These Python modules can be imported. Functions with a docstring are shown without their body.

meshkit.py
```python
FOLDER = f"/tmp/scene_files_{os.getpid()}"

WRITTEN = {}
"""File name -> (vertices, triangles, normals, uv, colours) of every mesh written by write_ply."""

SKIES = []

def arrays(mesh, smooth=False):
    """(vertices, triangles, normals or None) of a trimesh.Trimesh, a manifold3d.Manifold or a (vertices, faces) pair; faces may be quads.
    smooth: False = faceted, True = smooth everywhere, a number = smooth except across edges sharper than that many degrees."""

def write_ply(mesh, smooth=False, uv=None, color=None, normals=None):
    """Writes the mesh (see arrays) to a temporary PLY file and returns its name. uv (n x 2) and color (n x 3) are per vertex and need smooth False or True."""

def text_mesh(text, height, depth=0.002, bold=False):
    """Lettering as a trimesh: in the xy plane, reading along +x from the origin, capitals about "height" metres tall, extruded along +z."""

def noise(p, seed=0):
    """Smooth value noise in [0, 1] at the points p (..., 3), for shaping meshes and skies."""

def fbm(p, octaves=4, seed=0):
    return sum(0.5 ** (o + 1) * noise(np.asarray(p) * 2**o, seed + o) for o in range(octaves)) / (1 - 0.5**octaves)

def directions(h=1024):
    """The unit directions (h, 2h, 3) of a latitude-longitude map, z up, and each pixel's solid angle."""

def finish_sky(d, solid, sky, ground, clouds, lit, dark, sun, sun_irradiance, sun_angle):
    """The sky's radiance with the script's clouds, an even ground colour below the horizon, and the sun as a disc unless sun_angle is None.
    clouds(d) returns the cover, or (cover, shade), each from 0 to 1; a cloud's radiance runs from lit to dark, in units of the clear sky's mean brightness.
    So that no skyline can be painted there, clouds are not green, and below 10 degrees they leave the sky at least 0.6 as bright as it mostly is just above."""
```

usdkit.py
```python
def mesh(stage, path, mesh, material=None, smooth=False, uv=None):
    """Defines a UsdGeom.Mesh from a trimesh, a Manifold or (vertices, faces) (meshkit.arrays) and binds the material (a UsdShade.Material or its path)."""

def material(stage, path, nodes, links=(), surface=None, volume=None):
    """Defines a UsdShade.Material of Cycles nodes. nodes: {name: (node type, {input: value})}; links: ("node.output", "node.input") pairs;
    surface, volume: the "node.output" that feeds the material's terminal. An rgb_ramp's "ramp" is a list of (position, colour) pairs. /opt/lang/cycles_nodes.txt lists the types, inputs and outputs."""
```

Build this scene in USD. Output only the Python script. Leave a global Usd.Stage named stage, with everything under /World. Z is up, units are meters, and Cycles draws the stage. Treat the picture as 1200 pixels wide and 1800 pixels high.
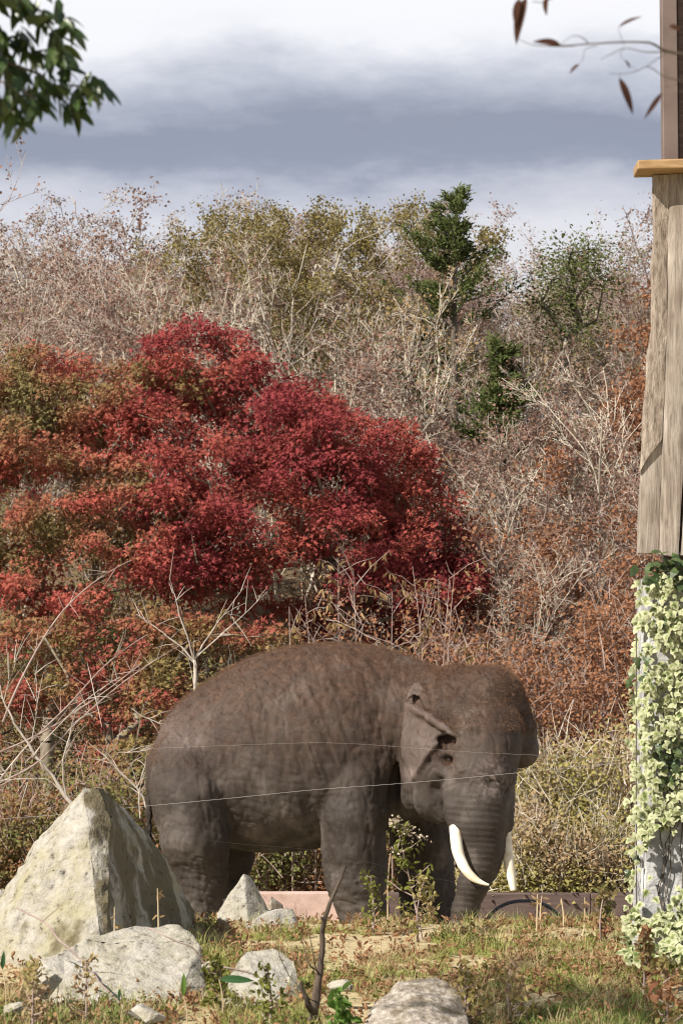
import math
import numpy as np
import trimesh
import usdkit
from meshkit import noise, fbm
from pxr import Gf, Sdf, Usd, UsdGeom, UsdLux, UsdShade, Vt
from scipy import ndimage
from scipy.spatial import ConvexHull, cKDTree

stage = Usd.Stage.CreateInMemory()
UsdGeom.SetStageUpAxis(stage, 'Z')
UsdGeom.SetStageMetersPerUnit(stage, 1.0)
world = UsdGeom.Xform.Define(stage, '/World')
stage.SetDefaultPrim(world.GetPrim())
UsdGeom.Scope.Define(stage, '/World/Looks')

# ---------------------------------------------------------------- camera
F = 4800.0                      # focal length in pixels of the 1200 x 1800 photograph
EYE = np.array([0.0, 0.0, 1.7])
PITCH = math.atan(410 / F)
cam = UsdGeom.Camera.Define(stage, '/World/camera')
cam.AddTranslateOp().Set(Gf.Vec3d(*EYE))
cam.AddRotateXOp().Set(90 + math.degrees(PITCH))
cam.CreateHorizontalApertureAttr(24.0)
cam.CreateVerticalApertureAttr(36.0)
cam.CreateFocalLengthAttr(24.0 * F / 1200)
cam.CreateClippingRangeAttr(Gf.Vec2f(0.1, 2000))
cam.CreateFStopAttr(5.6)
cam.CreateFocusDistanceAttr(23.4)
cam.CreateExposureAttr(0.85)

# ---------------------------------------------------------------- sun and sky
SUN_EL = math.radians(42)
SUN_H = np.array([-0.79, -0.613])
SUN = np.array([*(SUN_H * math.cos(SUN_EL)), math.sin(SUN_EL)])
sun = UsdLux.DistantLight.Define(stage, '/World/sun')
sun.CreateIntensityAttr(1.25)
sun.CreateAngleAttr(0.53)
sun.CreateNormalizeAttr(True)
sun.CreateColorAttr(Gf.Vec3f(1.0, 0.93, 0.82))
zax = Gf.Vec3d(*SUN)
rot = Gf.Rotation(Gf.Vec3d(0, 0, 1), zax)
sun.AddOrientOp(UsdGeom.XformOp.PrecisionDouble).Set(Gf.Quatd(rot.GetQuat()))

SKY_STRENGTH = 0.1
sky_mat = usdkit.material(stage, '/World/Looks/sky_clouds', {
    'tc': ('texture_coordinate', {}),
    'sky': ('sky_texture', {'sky_type': 'single_scattering', 'sun_disc': False, 'sun_elevation': SUN_EL,
                            'sun_rotation': math.atan2(SUN[0], SUN[1]), 'altitude': 100.0}),
    # cloud sheets: bands by height in the sky, their edges torn by noise
    'map': ('mapping', {'scale': (3.2, 3.2, 9.0)}),
    'n1': ('noise_texture', {'scale': 2.6, 'detail': 9.0, 'roughness': 0.63}),
    'sep': ('separate_xyz', {}),
    'nm': ('math', {'math_type': 'subtract', 'value2': 0.5}),
    'nk': ('math', {'math_type': 'multiply', 'value2': 0.056}),
    'zz': ('math', {'math_type': 'add'}),
    'ramp': ('rgb_ramp', {'ramp': [(0.000, (4.036, 4.036, 4.289)), (0.165, (4.373, 4.373, 4.583)), (0.184, (4.373, 4.415, 4.709)), (0.199, (3.111, 3.237, 3.742)), (0.209, (1.766, 1.968, 2.523)), (0.224, (1.724, 1.909, 2.439)), (0.240, (3.195, 3.364, 3.868)), (0.256, (5.214, 5.256, 5.508)), (0.290, (5.550, 5.550, 5.634)), (0.400, (2.859, 2.985, 3.279)), (0.600, (1.093, 1.303, 1.766)), (1.000, (0.757, 1.009, 1.598))]}),
    'map2': ('mapping', {'scale': (1.4, 1.4, 3.0)}),
    'n2': ('noise_texture', {'scale': 2.0, 'detail': 6.0, 'roughness': 0.55}),
    'cov': ('rgb_ramp', {'ramp': [(0.0, (.93, .93, .93)), (0.45, (.97, .97, .97)), (0.6, (1, 1, 1)), (1.0, (1, 1, 1))]}),
    'mix': ('mix_color', {'use_clamp': False}),
    'bg': ('background_shader', {'strength': SKY_STRENGTH}),
}, [('tc.generated', 'map.vector'), ('map.vector', 'n1.vector'), ('tc.generated', 'sep.vector'), ('n1.fac', 'nm.value1'), ('nm.value', 'nk.value1'),
    ('sep.z', 'zz.value1'), ('nk.value', 'zz.value2'), ('zz.value', 'ramp.fac'), ('tc.generated', 'map2.vector'), ('map2.vector', 'n2.vector'),
    ('n2.fac', 'cov.fac'), ('cov.color', 'mix.fac'), ('sky.color', 'mix.a'), ('ramp.color', 'mix.b'), ('mix.result', 'bg.color')], surface='bg.background')
dome = UsdLux.DomeLight.Define(stage, '/World/sky')
dome.CreateIntensityAttr(1.0)
UsdShade.MaterialBindingAPI.Apply(dome.GetPrim()).Bind(sky_mat)
dome.GetPrim().SetCustomDataByKey('kind', 'structure')


# ---------------------------------------------------------------- helpers
def W(px, py, d):
    """The world point at depth y = d that the photograph shows at pixel (px, py)."""
    px, py, d = np.broadcast_arrays(np.asarray(px, float), np.asarray(py, float), np.asarray(d, float))
    u, v = (px - 600) / F, (900 - py) / F
    dy = math.cos(PITCH) - v * math.sin(PITCH)
    dz = math.sin(PITCH) + v * math.cos(PITCH)
    t = d / dy
    return np.stack([u * t, d, EYE[2] + dz * t], -1)


used = {}


def path_for(name, parent='/World'):
    key = f'{parent}/{name}'
    k = used.get(key, 0)
    used[key] = k + 1
    return key if k == 0 else f'{key}_{k:03d}'


def tag(prim, label=None, cat=None, group=None, kind=None):
    p = prim.GetPrim() if hasattr(prim, 'GetPrim') else prim
    for k, v in (('label', label), ('category', cat), ('group', group), ('kind', kind)):
        if v:
            p.SetCustomDataByKey(k, v)
    return p


def thing(name, label, cat, loc=(0, 0, 0), group=None):
    x = UsdGeom.Xform.Define(stage, path_for(name))
    x.AddTranslateOp().Set(Gf.Vec3d(*map(float, loc)))
    tag(x, label, cat, group)
    x.origin = np.array(loc, float)
    return x


def part(name, mesh, mat, parent, smooth=False, kind=None, label=None, rim=None):
    """One mesh prim under a thing; the mesh is given in world coordinates and stored relative to the thing."""
    if isinstance(parent, str):
        pp, org = parent, np.zeros(3)
    else:
        pp, org = str(parent.GetPath()), getattr(parent, 'origin', np.zeros(3))
    if isinstance(mesh, tuple):
        v, f = np.asarray(mesh[0], float), np.asarray(mesh[1])
    else:
        v, f = np.asarray(mesh.vertices, float), np.asarray(mesh.faces)
    m = usdkit.mesh(stage, path_for(name, pp), (v - org, f), mat, smooth=smooth)
    m.origin = org
    if rim is not None:
        UsdGeom.PrimvarsAPI(m).CreatePrimvar('rim', Sdf.ValueTypeNames.FloatArray, 'vertex').Set(Vt.FloatArray.FromNumpy(np.asarray(rim, np.float32)))
    tag(m, label, kind=kind)
    return m


def unit(a):
    a = np.asarray(a, float)
    return a / np.maximum(np.linalg.norm(a, axis=-1, keepdims=True), 1e-9)


def sstep(x, a, b):
    t = np.clip((x - a) / (b - a), 0, 1)
    return t * t * (3 - 2 * t)


def tubes(P, R, sides=5, cap=True):
    """Many tubes at once: P (k, n, 3) centre lines, R (k, n) radii."""
    P, R = np.asarray(P, float), np.asarray(R, float)
    k, n, _ = P.shape
    T = unit(np.gradient(P, axis=1))
    mean = unit(P[:, -1] - P[:, 0])
    ref = np.where(np.abs(mean[:, 2:3]) > 0.8, [[1.0, 0, 0]], [[0, 0, 1.0]])[:, None, :]
    U = unit(np.cross(T, ref))
    V = np.cross(T, U)
    a = np.arange(sides) / sides * 2 * np.pi
    ring = P[:, :, None, :] + R[:, :, None, None] * (np.cos(a)[None, None, :, None] * U[:, :, None, :] + np.sin(a)[None, None, :, None] * V[:, :, None, :])
    v = ring.reshape(-1, 3)
    i, j = np.meshgrid(np.arange(n - 1), np.arange(sides), indexing='ij')
    a0, a1 = i * sides + j, i * sides + (j + 1) % sides
    q = np.stack([np.stack([a0, a1, a1 + sides], -1), np.stack([a0, a1 + sides, a0 + sides], -1)], 2).reshape(-1, 3)
    if cap:
        fan = np.stack([np.zeros(sides - 2, int), np.arange(1, sides - 1), np.arange(2, sides)], -1) + (n - 1) * sides
        q = np.vstack([q, fan])
    f = (q[None] + (np.arange(k) * n * sides)[:, None, None]).reshape(-1, 3)
    return v, f


def join(*ms):
    vs, fs, n = [], [], 0
    for v, f in ms:
        if len(v):
            vs.append(v)
            fs.append(np.asarray(f) + n)
            n += len(v)
    return np.vstack(vs), np.vstack(fs)


def tube1(pts, r, sides=6, n=None):
    """One smooth tube through the points."""
    pts = np.asarray(pts, float)
    r = np.broadcast_to(np.asarray(r, float), (len(pts),))
    if n:
        s = np.r_[0, np.cumsum(np.linalg.norm(np.diff(pts, axis=0), axis=1))]
        t = np.linspace(0, s[-1], n)
        if len(pts) > 2:
            from scipy.interpolate import PchipInterpolator
            pts2 = PchipInterpolator(s, pts)(t)
        else:
            pts2 = np.stack([np.interp(t, s, pts[:, i]) for i in range(3)], -1)
        r = np.interp(t, s, r)
        pts = pts2
    return tubes(pts[None], r[None], sides)


LEAF = {  # template points (along, across, up) and triangles
    'lance': (np.array([[0, 0, 0], [.35, .5, .06], [.35, -.5, .06], [1, 0, -.04]]), np.array([[0, 2, 1], [1, 2, 3]])),
    'oval': (np.array([[0, 0, 0], [.25, .42, .08], [.25, -.42, .08], [.65, .45, .05], [.65, -.45, .05], [1, 0, -.1]]),
             np.array([[0, 2, 1], [1, 2, 4], [1, 4, 3], [3, 4, 5]])),
    'maple': (np.array([[0, 0, 0], [1, 0, -.08], [.42, .16, .03], [.62, .62, -.06], [.42, -.16, .03], [.62, -.62, -.06]]),
              np.array([[0, 4, 1], [0, 1, 2], [0, 2, 3], [0, 5, 4]])),
    'curl': (np.array([[0, 0, 0], [.3, .30, .22], [.3, -.30, .22], [.3, 0, 0], [.7, .26, .26], [.7, -.26, .26], [.7, 0, .05], [1, 0, .25]]),
             np.array([[0, 3, 1], [0, 2, 3], [1, 3, 6], [1, 6, 4], [2, 6, 3], [2, 5, 6], [4, 6, 7], [5, 7, 6]])),
}


def leaves(pos, along, up, length, width, kind='lance'):
    T, Fc = LEAF[kind]
    pos = np.asarray(pos, float)
    k = len(pos)
    A = unit(along)
    S = unit(np.cross(up, A))
    N = np.cross(A, S)
    L = np.broadcast_to(np.asarray(length, float), (k,))[:, None, None]
    Wd = np.broadcast_to(np.asarray(width, float), (k,))[:, None, None]
    v = pos[:, None] + L * T[None, :, 0:1] * A[:, None] + Wd * T[None, :, 1:2] * S[:, None] + L * T[None, :, 2:3] * N[:, None]
    f = Fc[None] + (np.arange(k) * len(T))[:, None, None]
    return v.reshape(-1, 3), f.reshape(-1, 3)


def rand_dirs(rng, k, up=0.0):
    d = unit(rng.normal(size=(k, 3)))
    d[:, 2] += up
    return unit(d)


# ---------------------------------------------------------------- materials
def M(name):
    return f'/World/Looks/{name}'


def leaf_mat(name, ramp, trans=0.3, clump=None, scale=0.9, gloss=0.0, jitter=0.5, shift=0.0):
    """Leaves: each leaf its own tone from the ramp; 'clump' is a second ramp chosen by place in the crown."""
    nodes = {'g': ('geometry', {}), 'r': ('rgb_ramp', {'ramp': ramp}), 'd': ('diffuse_bsdf', {}), 't': ('translucent_bsdf', {}), 'm': ('mix_closure', {'fac': trans})}
    links = [('g.random_per_island', 'r.fac')]
    col = 'r.color'
    if clump:
        nodes |= {'n': ('noise_texture', {'scale': scale, 'detail': 3.0, 'roughness': 0.6}), 'c': ('rgb_ramp', {'ramp': clump}),
                  'k': ('rgb_ramp', {'ramp': [(0, (0, 0, 0)), (0.5 - jitter / 2 + .18 + shift, (0, 0, 0)), (0.5 + jitter / 2 - .15 + shift, (1, 1, 1)), (1, (1, 1, 1))]}), 'x': ('mix_color', {})}
        links += [('g.position', 'n.vector'), ('n.fac', 'k.fac'), ('g.random_per_island', 'c.fac'), ('k.color', 'x.fac'), ('r.color', 'x.a'), ('c.color', 'x.b')]
        col = 'x.result'
    links += [(col, 'd.color'), (col, 't.color'), ('d.BSDF', 'm.closure1'), ('t.BSDF', 'm.closure2')]
    out = 'm.closure'
    if gloss:
        nodes |= {'gl': ('glossy_bsdf', {'roughness': 0.35, 'color': (.8, .8, .8)}), 'fr': ('fresnel', {'IOR': 1.4}), 'fm': ('math', {'math_type': 'multiply', 'value2': gloss}), 'm2': ('mix_closure', {})}
        links += [('fr.fac', 'fm.value1'), ('fm.value', 'm2.fac'), ('m.closure', 'm2.closure1'), ('gl.BSDF', 'm2.closure2')]
        out = 'm2.closure'
    return usdkit.material(stage, M(name), nodes, links, surface=out)


def bark_mat(name, c1, c2, scale=18.0, stretch=(1, 1, .2), rough=0.9, bump=0.4):
    return usdkit.material(stage, M(name), {
        'g': ('geometry', {}), 'mp': ('mapping', {'scale': stretch}), 'n': ('noise_texture', {'scale': scale, 'detail': 4.0, 'roughness': .6}),
        'r': ('rgb_ramp', {'ramp': [(.3, c1), (.7, c2)]}), 'b': ('bump', {'strength': bump, 'distance': .01}), 'p': ('principled_bsdf', {'roughness': rough, 'specular_ior_level': .2})},
        [('g.position', 'mp.vector'), ('mp.vector', 'n.vector'), ('n.fac', 'r.fac'), ('r.color', 'p.base_color'), ('n.fac', 'b.height'), ('b.normal', 'p.normal')], surface='p.BSDF')


# ---------------------------------------------------------------- ground
def ground_z(x, y):
    x, y = np.asarray(x, float), np.asarray(y, float)
    bank = np.interp(y, [13.6, 14.6, 19.0, 19.6], [0, .09, .43, .45]) * (1 - sstep(y, 19.3, 21.6))
    hill = 0.20 * 34 * sstep(y, 26, 72) * 1.5
    p = np.stack([x, y, np.zeros_like(x + y)], -1)
    rough = (fbm(p * 0.9, 3, 5) - .5) * 0.10 * (1 - sstep(y, 18.5, 20) * sstep(26.5 - y, -2, 2) * .8) + (fbm(p * .25, 3, 9) - .5) * 1.2 * sstep(y, 29, 45)
    return bank + hill + rough


def grid_axis(a, b, fine, far, k):
    m = np.arange(a, b, fine)
    g = np.geomspace(1, far, k)
    return m, g


ys = np.unique(np.r_[-300, -120, -60, -25, -8, np.arange(0, 11, 1.0), np.arange(11, 22, .15), np.arange(22, 34, .4), np.arange(34, 80, 1.5), np.geomspace(80, 900, 14)])
xs = np.unique(np.r_[-np.geomspace(9, 700, 22), np.arange(-9, -3, .6), np.arange(-3, 3, .15), np.arange(3, 9, .6), np.geomspace(9, 700, 22)])
gx, gy = np.meshgrid(xs, ys, indexing='xy')
gv = np.stack([gx, gy, ground_z(gx, gy)], -1).reshape(-1, 3)
ny, nx = gx.shape
ii, jj = np.meshgrid(np.arange(ny - 1), np.arange(nx - 1), indexing='ij')
q = ii * nx + jj
gf = np.stack([np.stack([q, q + 1, q + nx + 1], -1), np.stack([q, q + nx + 1, q + nx], -1)], 2).reshape(-1, 3)
usdkit.material(stage, M('earth_litter'), {
    'g': ('geometry', {}), 'n': ('noise_texture', {'scale': 9.0, 'detail': 6.0, 'roughness': .7}), 'n2': ('noise_texture', {'scale': 1.1, 'detail': 3.0}),
    'r': ('rgb_ramp', {'ramp': [(.25, (.14, .105, .065)), (.45, (.33, .26, .16)), (.6, (.52, .43, .28)), (.75, (.44, .31, .19))]}),
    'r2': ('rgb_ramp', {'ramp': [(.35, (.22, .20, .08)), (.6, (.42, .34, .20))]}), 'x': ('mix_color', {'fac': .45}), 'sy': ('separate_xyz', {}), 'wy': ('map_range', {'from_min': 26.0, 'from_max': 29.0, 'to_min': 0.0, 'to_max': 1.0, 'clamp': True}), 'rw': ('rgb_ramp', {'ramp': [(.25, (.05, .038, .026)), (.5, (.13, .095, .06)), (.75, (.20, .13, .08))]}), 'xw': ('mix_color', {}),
    'b': ('bump', {'strength': .8, 'distance': .03}), 'p': ('principled_bsdf', {'roughness': .95, 'specular_ior_level': .1})},
    [('g.position', 'n.vector'), ('g.position', 'n2.vector'), ('n.fac', 'r.fac'), ('n2.fac', 'r2.fac'), ('r.color', 'x.a'), ('r2.color', 'x.b'), ('g.position', 'sy.vector'), ('sy.y', 'wy.value'), ('n.fac', 'rw.fac'), ('wy.result', 'xw.fac'), ('x.result', 'xw.a'), ('rw.color', 'xw.b'), ('xw.result', 'p.base_color'), ('n.fac', 'b.height'), ('b.normal', 'p.normal')], surface='p.BSDF')
g = part('ground', (gv, gf), M('earth_litter'), '/World', smooth=True, kind='structure')

# low concrete kerb at the back of the paddock
usdkit.material(stage, M('pink_concrete'), {
    'g': ('geometry', {}), 'n': ('noise_texture', {'scale': 5.0, 'detail': 6.0, 'roughness': .7}), 'n2': ('noise_texture', {'scale': 60.0, 'detail': 2.0}),
    'r': ('rgb_ramp', {'ramp': [(.3, (.30, .21, .18)), (.55, (.46, .33, .29)), (.75, (.52, .40, .36))]}), 'b': ('bump', {'strength': .3, 'distance': .01}), 'p': ('principled_bsdf', {'roughness': .9})},
    [('g.position', 'n.vector'), ('g.position', 'n2.vector'), ('n.fac', 'r.fac'), ('r.color', 'p.base_color'), ('n2.fac', 'b.height'), ('b.normal', 'p.normal')], surface='p.BSDF')
usdkit.material(stage, M('dark_timber'), {
    'g': ('geometry', {}), 'mp': ('mapping', {'scale': (.6, 4, 9)}), 'n': ('noise_texture', {'scale': 6.0, 'detail': 5.0}),
    'r': ('rgb_ramp', {'ramp': [(.3, (.055, .035, .032)), (.7, (.12, .08, .07))]}), 'p': ('principled_bsdf', {'roughness': .75})},
    [('g.position', 'mp.vector'), ('mp.vector', 'n.vector'), ('n.fac', 'r.fac'), ('r.color', 'p.base_color')], surface='p.BSDF')


def bevel_box(lo, hi, r, seg=3):
    from manifold3d import Manifold
    lo, hi = np.asarray(lo, float), np.asarray(hi, float)
    s = Manifold.sphere(r, 12)
    parts_ = [s.translate([(lo, hi)[a][0] + (r, -r)[a], (lo, hi)[b][1] + (r, -r)[b], (lo, hi)[c][2] + (r, -r)[c]]) for a in (0, 1) for b in (0, 1) for c in (0, 1)]
    m = Manifold.batch_hull(parts_).to_mesh()
    return np.array(m.vert_properties[:, :3], float), np.array(m.tri_verts)


kerb_y = 26.6
kerb_top = W(500, 1569, kerb_y)[2]
kb = thing('kerb', 'low pinkish concrete kerb behind the elephant, sunlit between its legs', 'kerb', (0, kerb_y, 0))
for x0 in np.arange(-7.6, -.1, 1.9):
    part('kerb_block', bevel_box((x0, kerb_y, -.3), (x0 + 1.892, kerb_y + .28, kerb_top + .004 * math.sin(x0 * 7)), .018), M('pink_concrete'), kb, smooth=40)
tk = thing('timber_edging', 'dark brown timber edging in line with the kerb, right of the elephant\'s trunk', 'edging', (4, kerb_y, 0))
for x0 in (.03, 2.44, 4.85):  # dark brown blocks carrying on the kerb line
    part('sleeper', bevel_box((x0 - .03, kerb_y + .02, -.3), (x0 + 2.38, kerb_y + .24, kerb_top - .012 + .006 * math.sin(x0 * 9)), .014), M('dark_timber'), tk, smooth=40)
# ---------------------------------------------------------------- elephant
def surface_nets(D, org, h):
    """Triangles of the zero level of the grid D."""
    S = D < 0
    nx_, ny_, nz_ = D.shape
    c = [S[i:nx_ - 1 + i, j:ny_ - 1 + j, k:nz_ - 1 + k] for i in (0, 1) for j in (0, 1) for k in (0, 1)]
    cnt = sum(x.astype(np.int8) for x in c)
    cells = np.argwhere((cnt > 0) & (cnt < 8))
    idx = -np.ones((nx_ - 1, ny_ - 1, nz_ - 1), np.int64)
    idx[tuple(cells.T)] = np.arange(len(cells))
    acc, w = np.zeros((len(cells), 3)), np.zeros(len(cells))
    corners = [(i, j, k) for i in (0, 1) for j in (0, 1) for k in (0, 1)]
    for a in corners:
        for ax in range(3):
            if a[ax] == 0:
                b = list(a)
                b[ax] = 1
                da, db = D[tuple((cells + a).T)], D[tuple((cells + b).T)]
                x = (da < 0) != (db < 0)
                t = np.where(x, da / np.where(x, da - db, 1), 0)
                p = np.tile(np.array(a, float), (len(cells), 1))
                p[:, ax] += t
                acc += np.where(x[:, None], p, 0)
                w += x
    v = org + h * (cells + acc / w[:, None])
    faces = []
    for ax in range(3):
        b, c_ = [(1, 2), (2, 0), (0, 1)][ax]
        lo = [slice(None)] * 3
        hi = [slice(None)] * 3
        lo[ax], hi[ax] = slice(0, -1), slice(1, None)
        cross = S[tuple(lo)] != S[tuple(hi)]
        e = np.argwhere(cross)
        e = e[(e[:, b] > 0) & (e[:, c_] > 0) & (e[:, b] < D.shape[b] - 1) & (e[:, c_] < D.shape[c_] - 1)]
        inside = S[tuple(e.T)]

        def cell(db, dc):
            k = e.copy()
            k[:, b] -= db
            k[:, c_] -= dc
            return idx[tuple(k.T)]
        q = np.stack([cell(1, 1), cell(0, 1), cell(0, 0), cell(1, 0)], -1)
        q = np.where(inside[:, None], q, q[:, ::-1])
        faces += [q[:, [0, 1, 2]], q[:, [0, 2, 3]]]
    return v, np.vstack(faces)


EH = 0.0155
E_LO, E_HI = np.array([-1.95, 22.35, -0.08]), np.array([1.95, 25.0, 2.85])
EX, EY, EZ = (np.arange(a, b, EH, dtype=np.float32) for a, b in zip(E_LO, E_HI))
ED = np.full((len(EX), len(EY), len(EZ)), 3.0, np.float32)


def stamp(lo, hi, fn, k, cut=False):
    m = 0.12 + k
    s = [slice(max(0, int((lo[i] - m - E_LO[i]) / EH)), max(1, int((hi[i] + m - E_LO[i]) / EH) + 2)) for i in range(3)]
    X, Y, Z = np.meshgrid(EX[s[0]], EY[s[1]], EZ[s[2]], indexing='ij')
    d = fn(X, Y, Z).astype(np.float32)
    old = ED[tuple(s)]
    if cut:
        d = -d
        hh = np.clip(0.5 - 0.5 * (old - d) / k, 0, 1)
        ED[tuple(s)] = old * (1 - hh) + d * hh + k * hh * (1 - hh)
    else:
        hh = np.clip(0.5 + 0.5 * (old - d) / k, 0, 1)
        ED[tuple(s)] = old * (1 - hh) + d * hh - k * hh * (1 - hh)


def PR(px, py, d, r):
    return (*W(px, py, d), r * d / F)


def chain(pts, k=.05, flat=1.0):
    """Tapered round limbs through (px, py, depth, radius in px)."""
    q = [np.array(PR(*p)) for p in pts]
    for a, b in zip(q[:-1], q[1:]):
        ra, rb = a[3], b[3]
        a3, b3 = a[:3], b[:3]
        lo, hi = np.minimum(a3 - ra, b3 - rb), np.maximum(a3 + ra, b3 + rb)

        def fn(X, Y, Z):
            ab = b3 - a3
            t = np.clip(((X - a3[0]) * ab[0] + (Y - a3[1]) * ab[1] + (Z - a3[2]) * ab[2]) / (ab @ ab), 0, 1)
            r = ra + (rb - ra) * t
            return np.sqrt((X - a3[0] - t * ab[0]) ** 2 + ((Y - a3[1] - t * ab[1]) / flat) ** 2 + (Z - a3[2] - t * ab[2]) ** 2) - r
        stamp(lo, hi, fn, k)


def ball(px, py, d, rx, rz, ry, k=.08, rot=0.0, yaw=0.0, cut=False):
    """Ellipsoid; rx, rz in px, ry in metres; rot tilts it in the picture plane, yaw turns it about the vertical."""
    c = W(px, py, d)
    ra, rb, rc = rx * d / F, ry, rz * d / F
    big = max(ra, rb, rc)

    def fn(X, Y, Z):
        x, y, z = X - c[0], Y - c[1], Z - c[2]
        x, y = x * math.cos(yaw) + y * math.sin(yaw), -x * math.sin(yaw) + y * math.cos(yaw)
        x, z = x * math.cos(rot) + z * math.sin(rot), -x * math.sin(rot) + z * math.cos(rot)
        k0 = np.sqrt((x / ra) ** 2 + (y / rb) ** 2 + (z / rc) ** 2)
        k1 = np.sqrt((x / ra ** 2) ** 2 + (y / rb ** 2) ** 2 + (z / rc ** 2) ** 2)
        return np.where(k1 > 1e-6, k0 * (k0 - 1) / np.maximum(k1, 1e-6), -min(ra, rb, rc))
    stamp(c - big, c + big, fn, k, cut)


# the barrel of the body, lofted along x from the outline of back and belly
tx_ = np.array([258, 266, 280, 310, 350, 400, 450, 500, 560, 600, 650, 700, 740, 790, 830])
ttop = np.array([1360, 1318, 1272, 1238, 1208, 1174, 1152, 1139, 1132, 1131, 1135, 1146, 1162, 1190, 1230])
tbot = np.array([1370, 1410, 1432, 1462, 1480, 1492, 1500, 1500, 1492, 1484, 1470, 1450, 1430, 1400, 1370])
twid = np.array([.06, .2, .34, .48, .58, .66, .72, .76, .78, .76, .70, .60, .52, .42, .3])
tX = W(tx_, 1300, 24.0)[:, 0]
tT, tB = W(tx_, ttop, 24.0)[:, 2], W(tx_, tbot, 24.0)[:, 2]


def torso(X, Y, Z):
    x = EX_sub(X)
    zt, zb, hw = (np.interp(x, tX, a) for a in (tT, tB, twid))
    zt, zb, hw = (ndimage.gaussian_filter1d(a, 5) for a in (zt, zb, hw))
    zc, hh = (zt + zb) / 2 + 0.0, (zt - zb) / 2
    zc, hh, hw = zc[:, None, None], hh[:, None, None], hw[:, None, None]
    y, z = (Y - 24.02) / hw, (Z - zc) / hh
    # narrower towards the spine, fuller towards the belly
    y = y / (1.0 - 0.10 * np.clip(z, -1, 1))
    r = (np.abs(y) ** 2.15 + np.abs(z) ** 2.15) ** (1 / 2.15)
    d = (r - 1) * np.minimum(hh, hw)
    return np.maximum(d, np.maximum(tX[0] - X, X - tX[-1]))


def EX_sub(X):
    return X[:, 0, 0]


stamp((tX[0], 23.2, .6), (tX[-1], 24.85, 2.65), torso, .02)

# legs (near ones at y 23.55, far ones at 24.45)
ball(334, 1396, 23.64, 70, 118, .31, k=.055, rot=.08)
chain([(336, 1400, 23.56, 66), (344, 1480, 23.52, 60), (352, 1540, 23.56, 47), (352, 1590, 23.56, 38), (350, 1640, 23.56, 41), (350, 1656, 23.56, 45)], k=.04)
chain([(380, 1420, 24.40, 66), (392, 1500, 24.46, 54), (388, 1560, 24.46, 42), (386, 1600, 24.46, 38), (384, 1662, 24.46, 44)], k=.07)
ball(624, 1360, 23.54, 70, 118, .24, k=.03, rot=-.05)
chain([(622, 1380, 23.52, 60), (621, 1440, 23.48, 60), (622, 1490, 23.48, 58), (627, 1548, 23.48, 55), (638, 1600, 23.48, 45), (640, 1640, 23.48, 44), (640, 1656, 23.48, 49)], k=.04)
chain([(730, 1400, 24.38, 62), (744, 1480, 24.42, 55), (750, 1560, 24.42, 48), (750, 1610, 24.42, 44), (750, 1662, 24.42, 49)], k=.07)
# neck and chest
chain([(690, 1275, 23.98, 108), (790, 1280, 23.66, 98)], k=.10)
chain([(690, 1380, 23.95, 70), (760, 1375, 23.62, 66)], k=.10)
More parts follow.
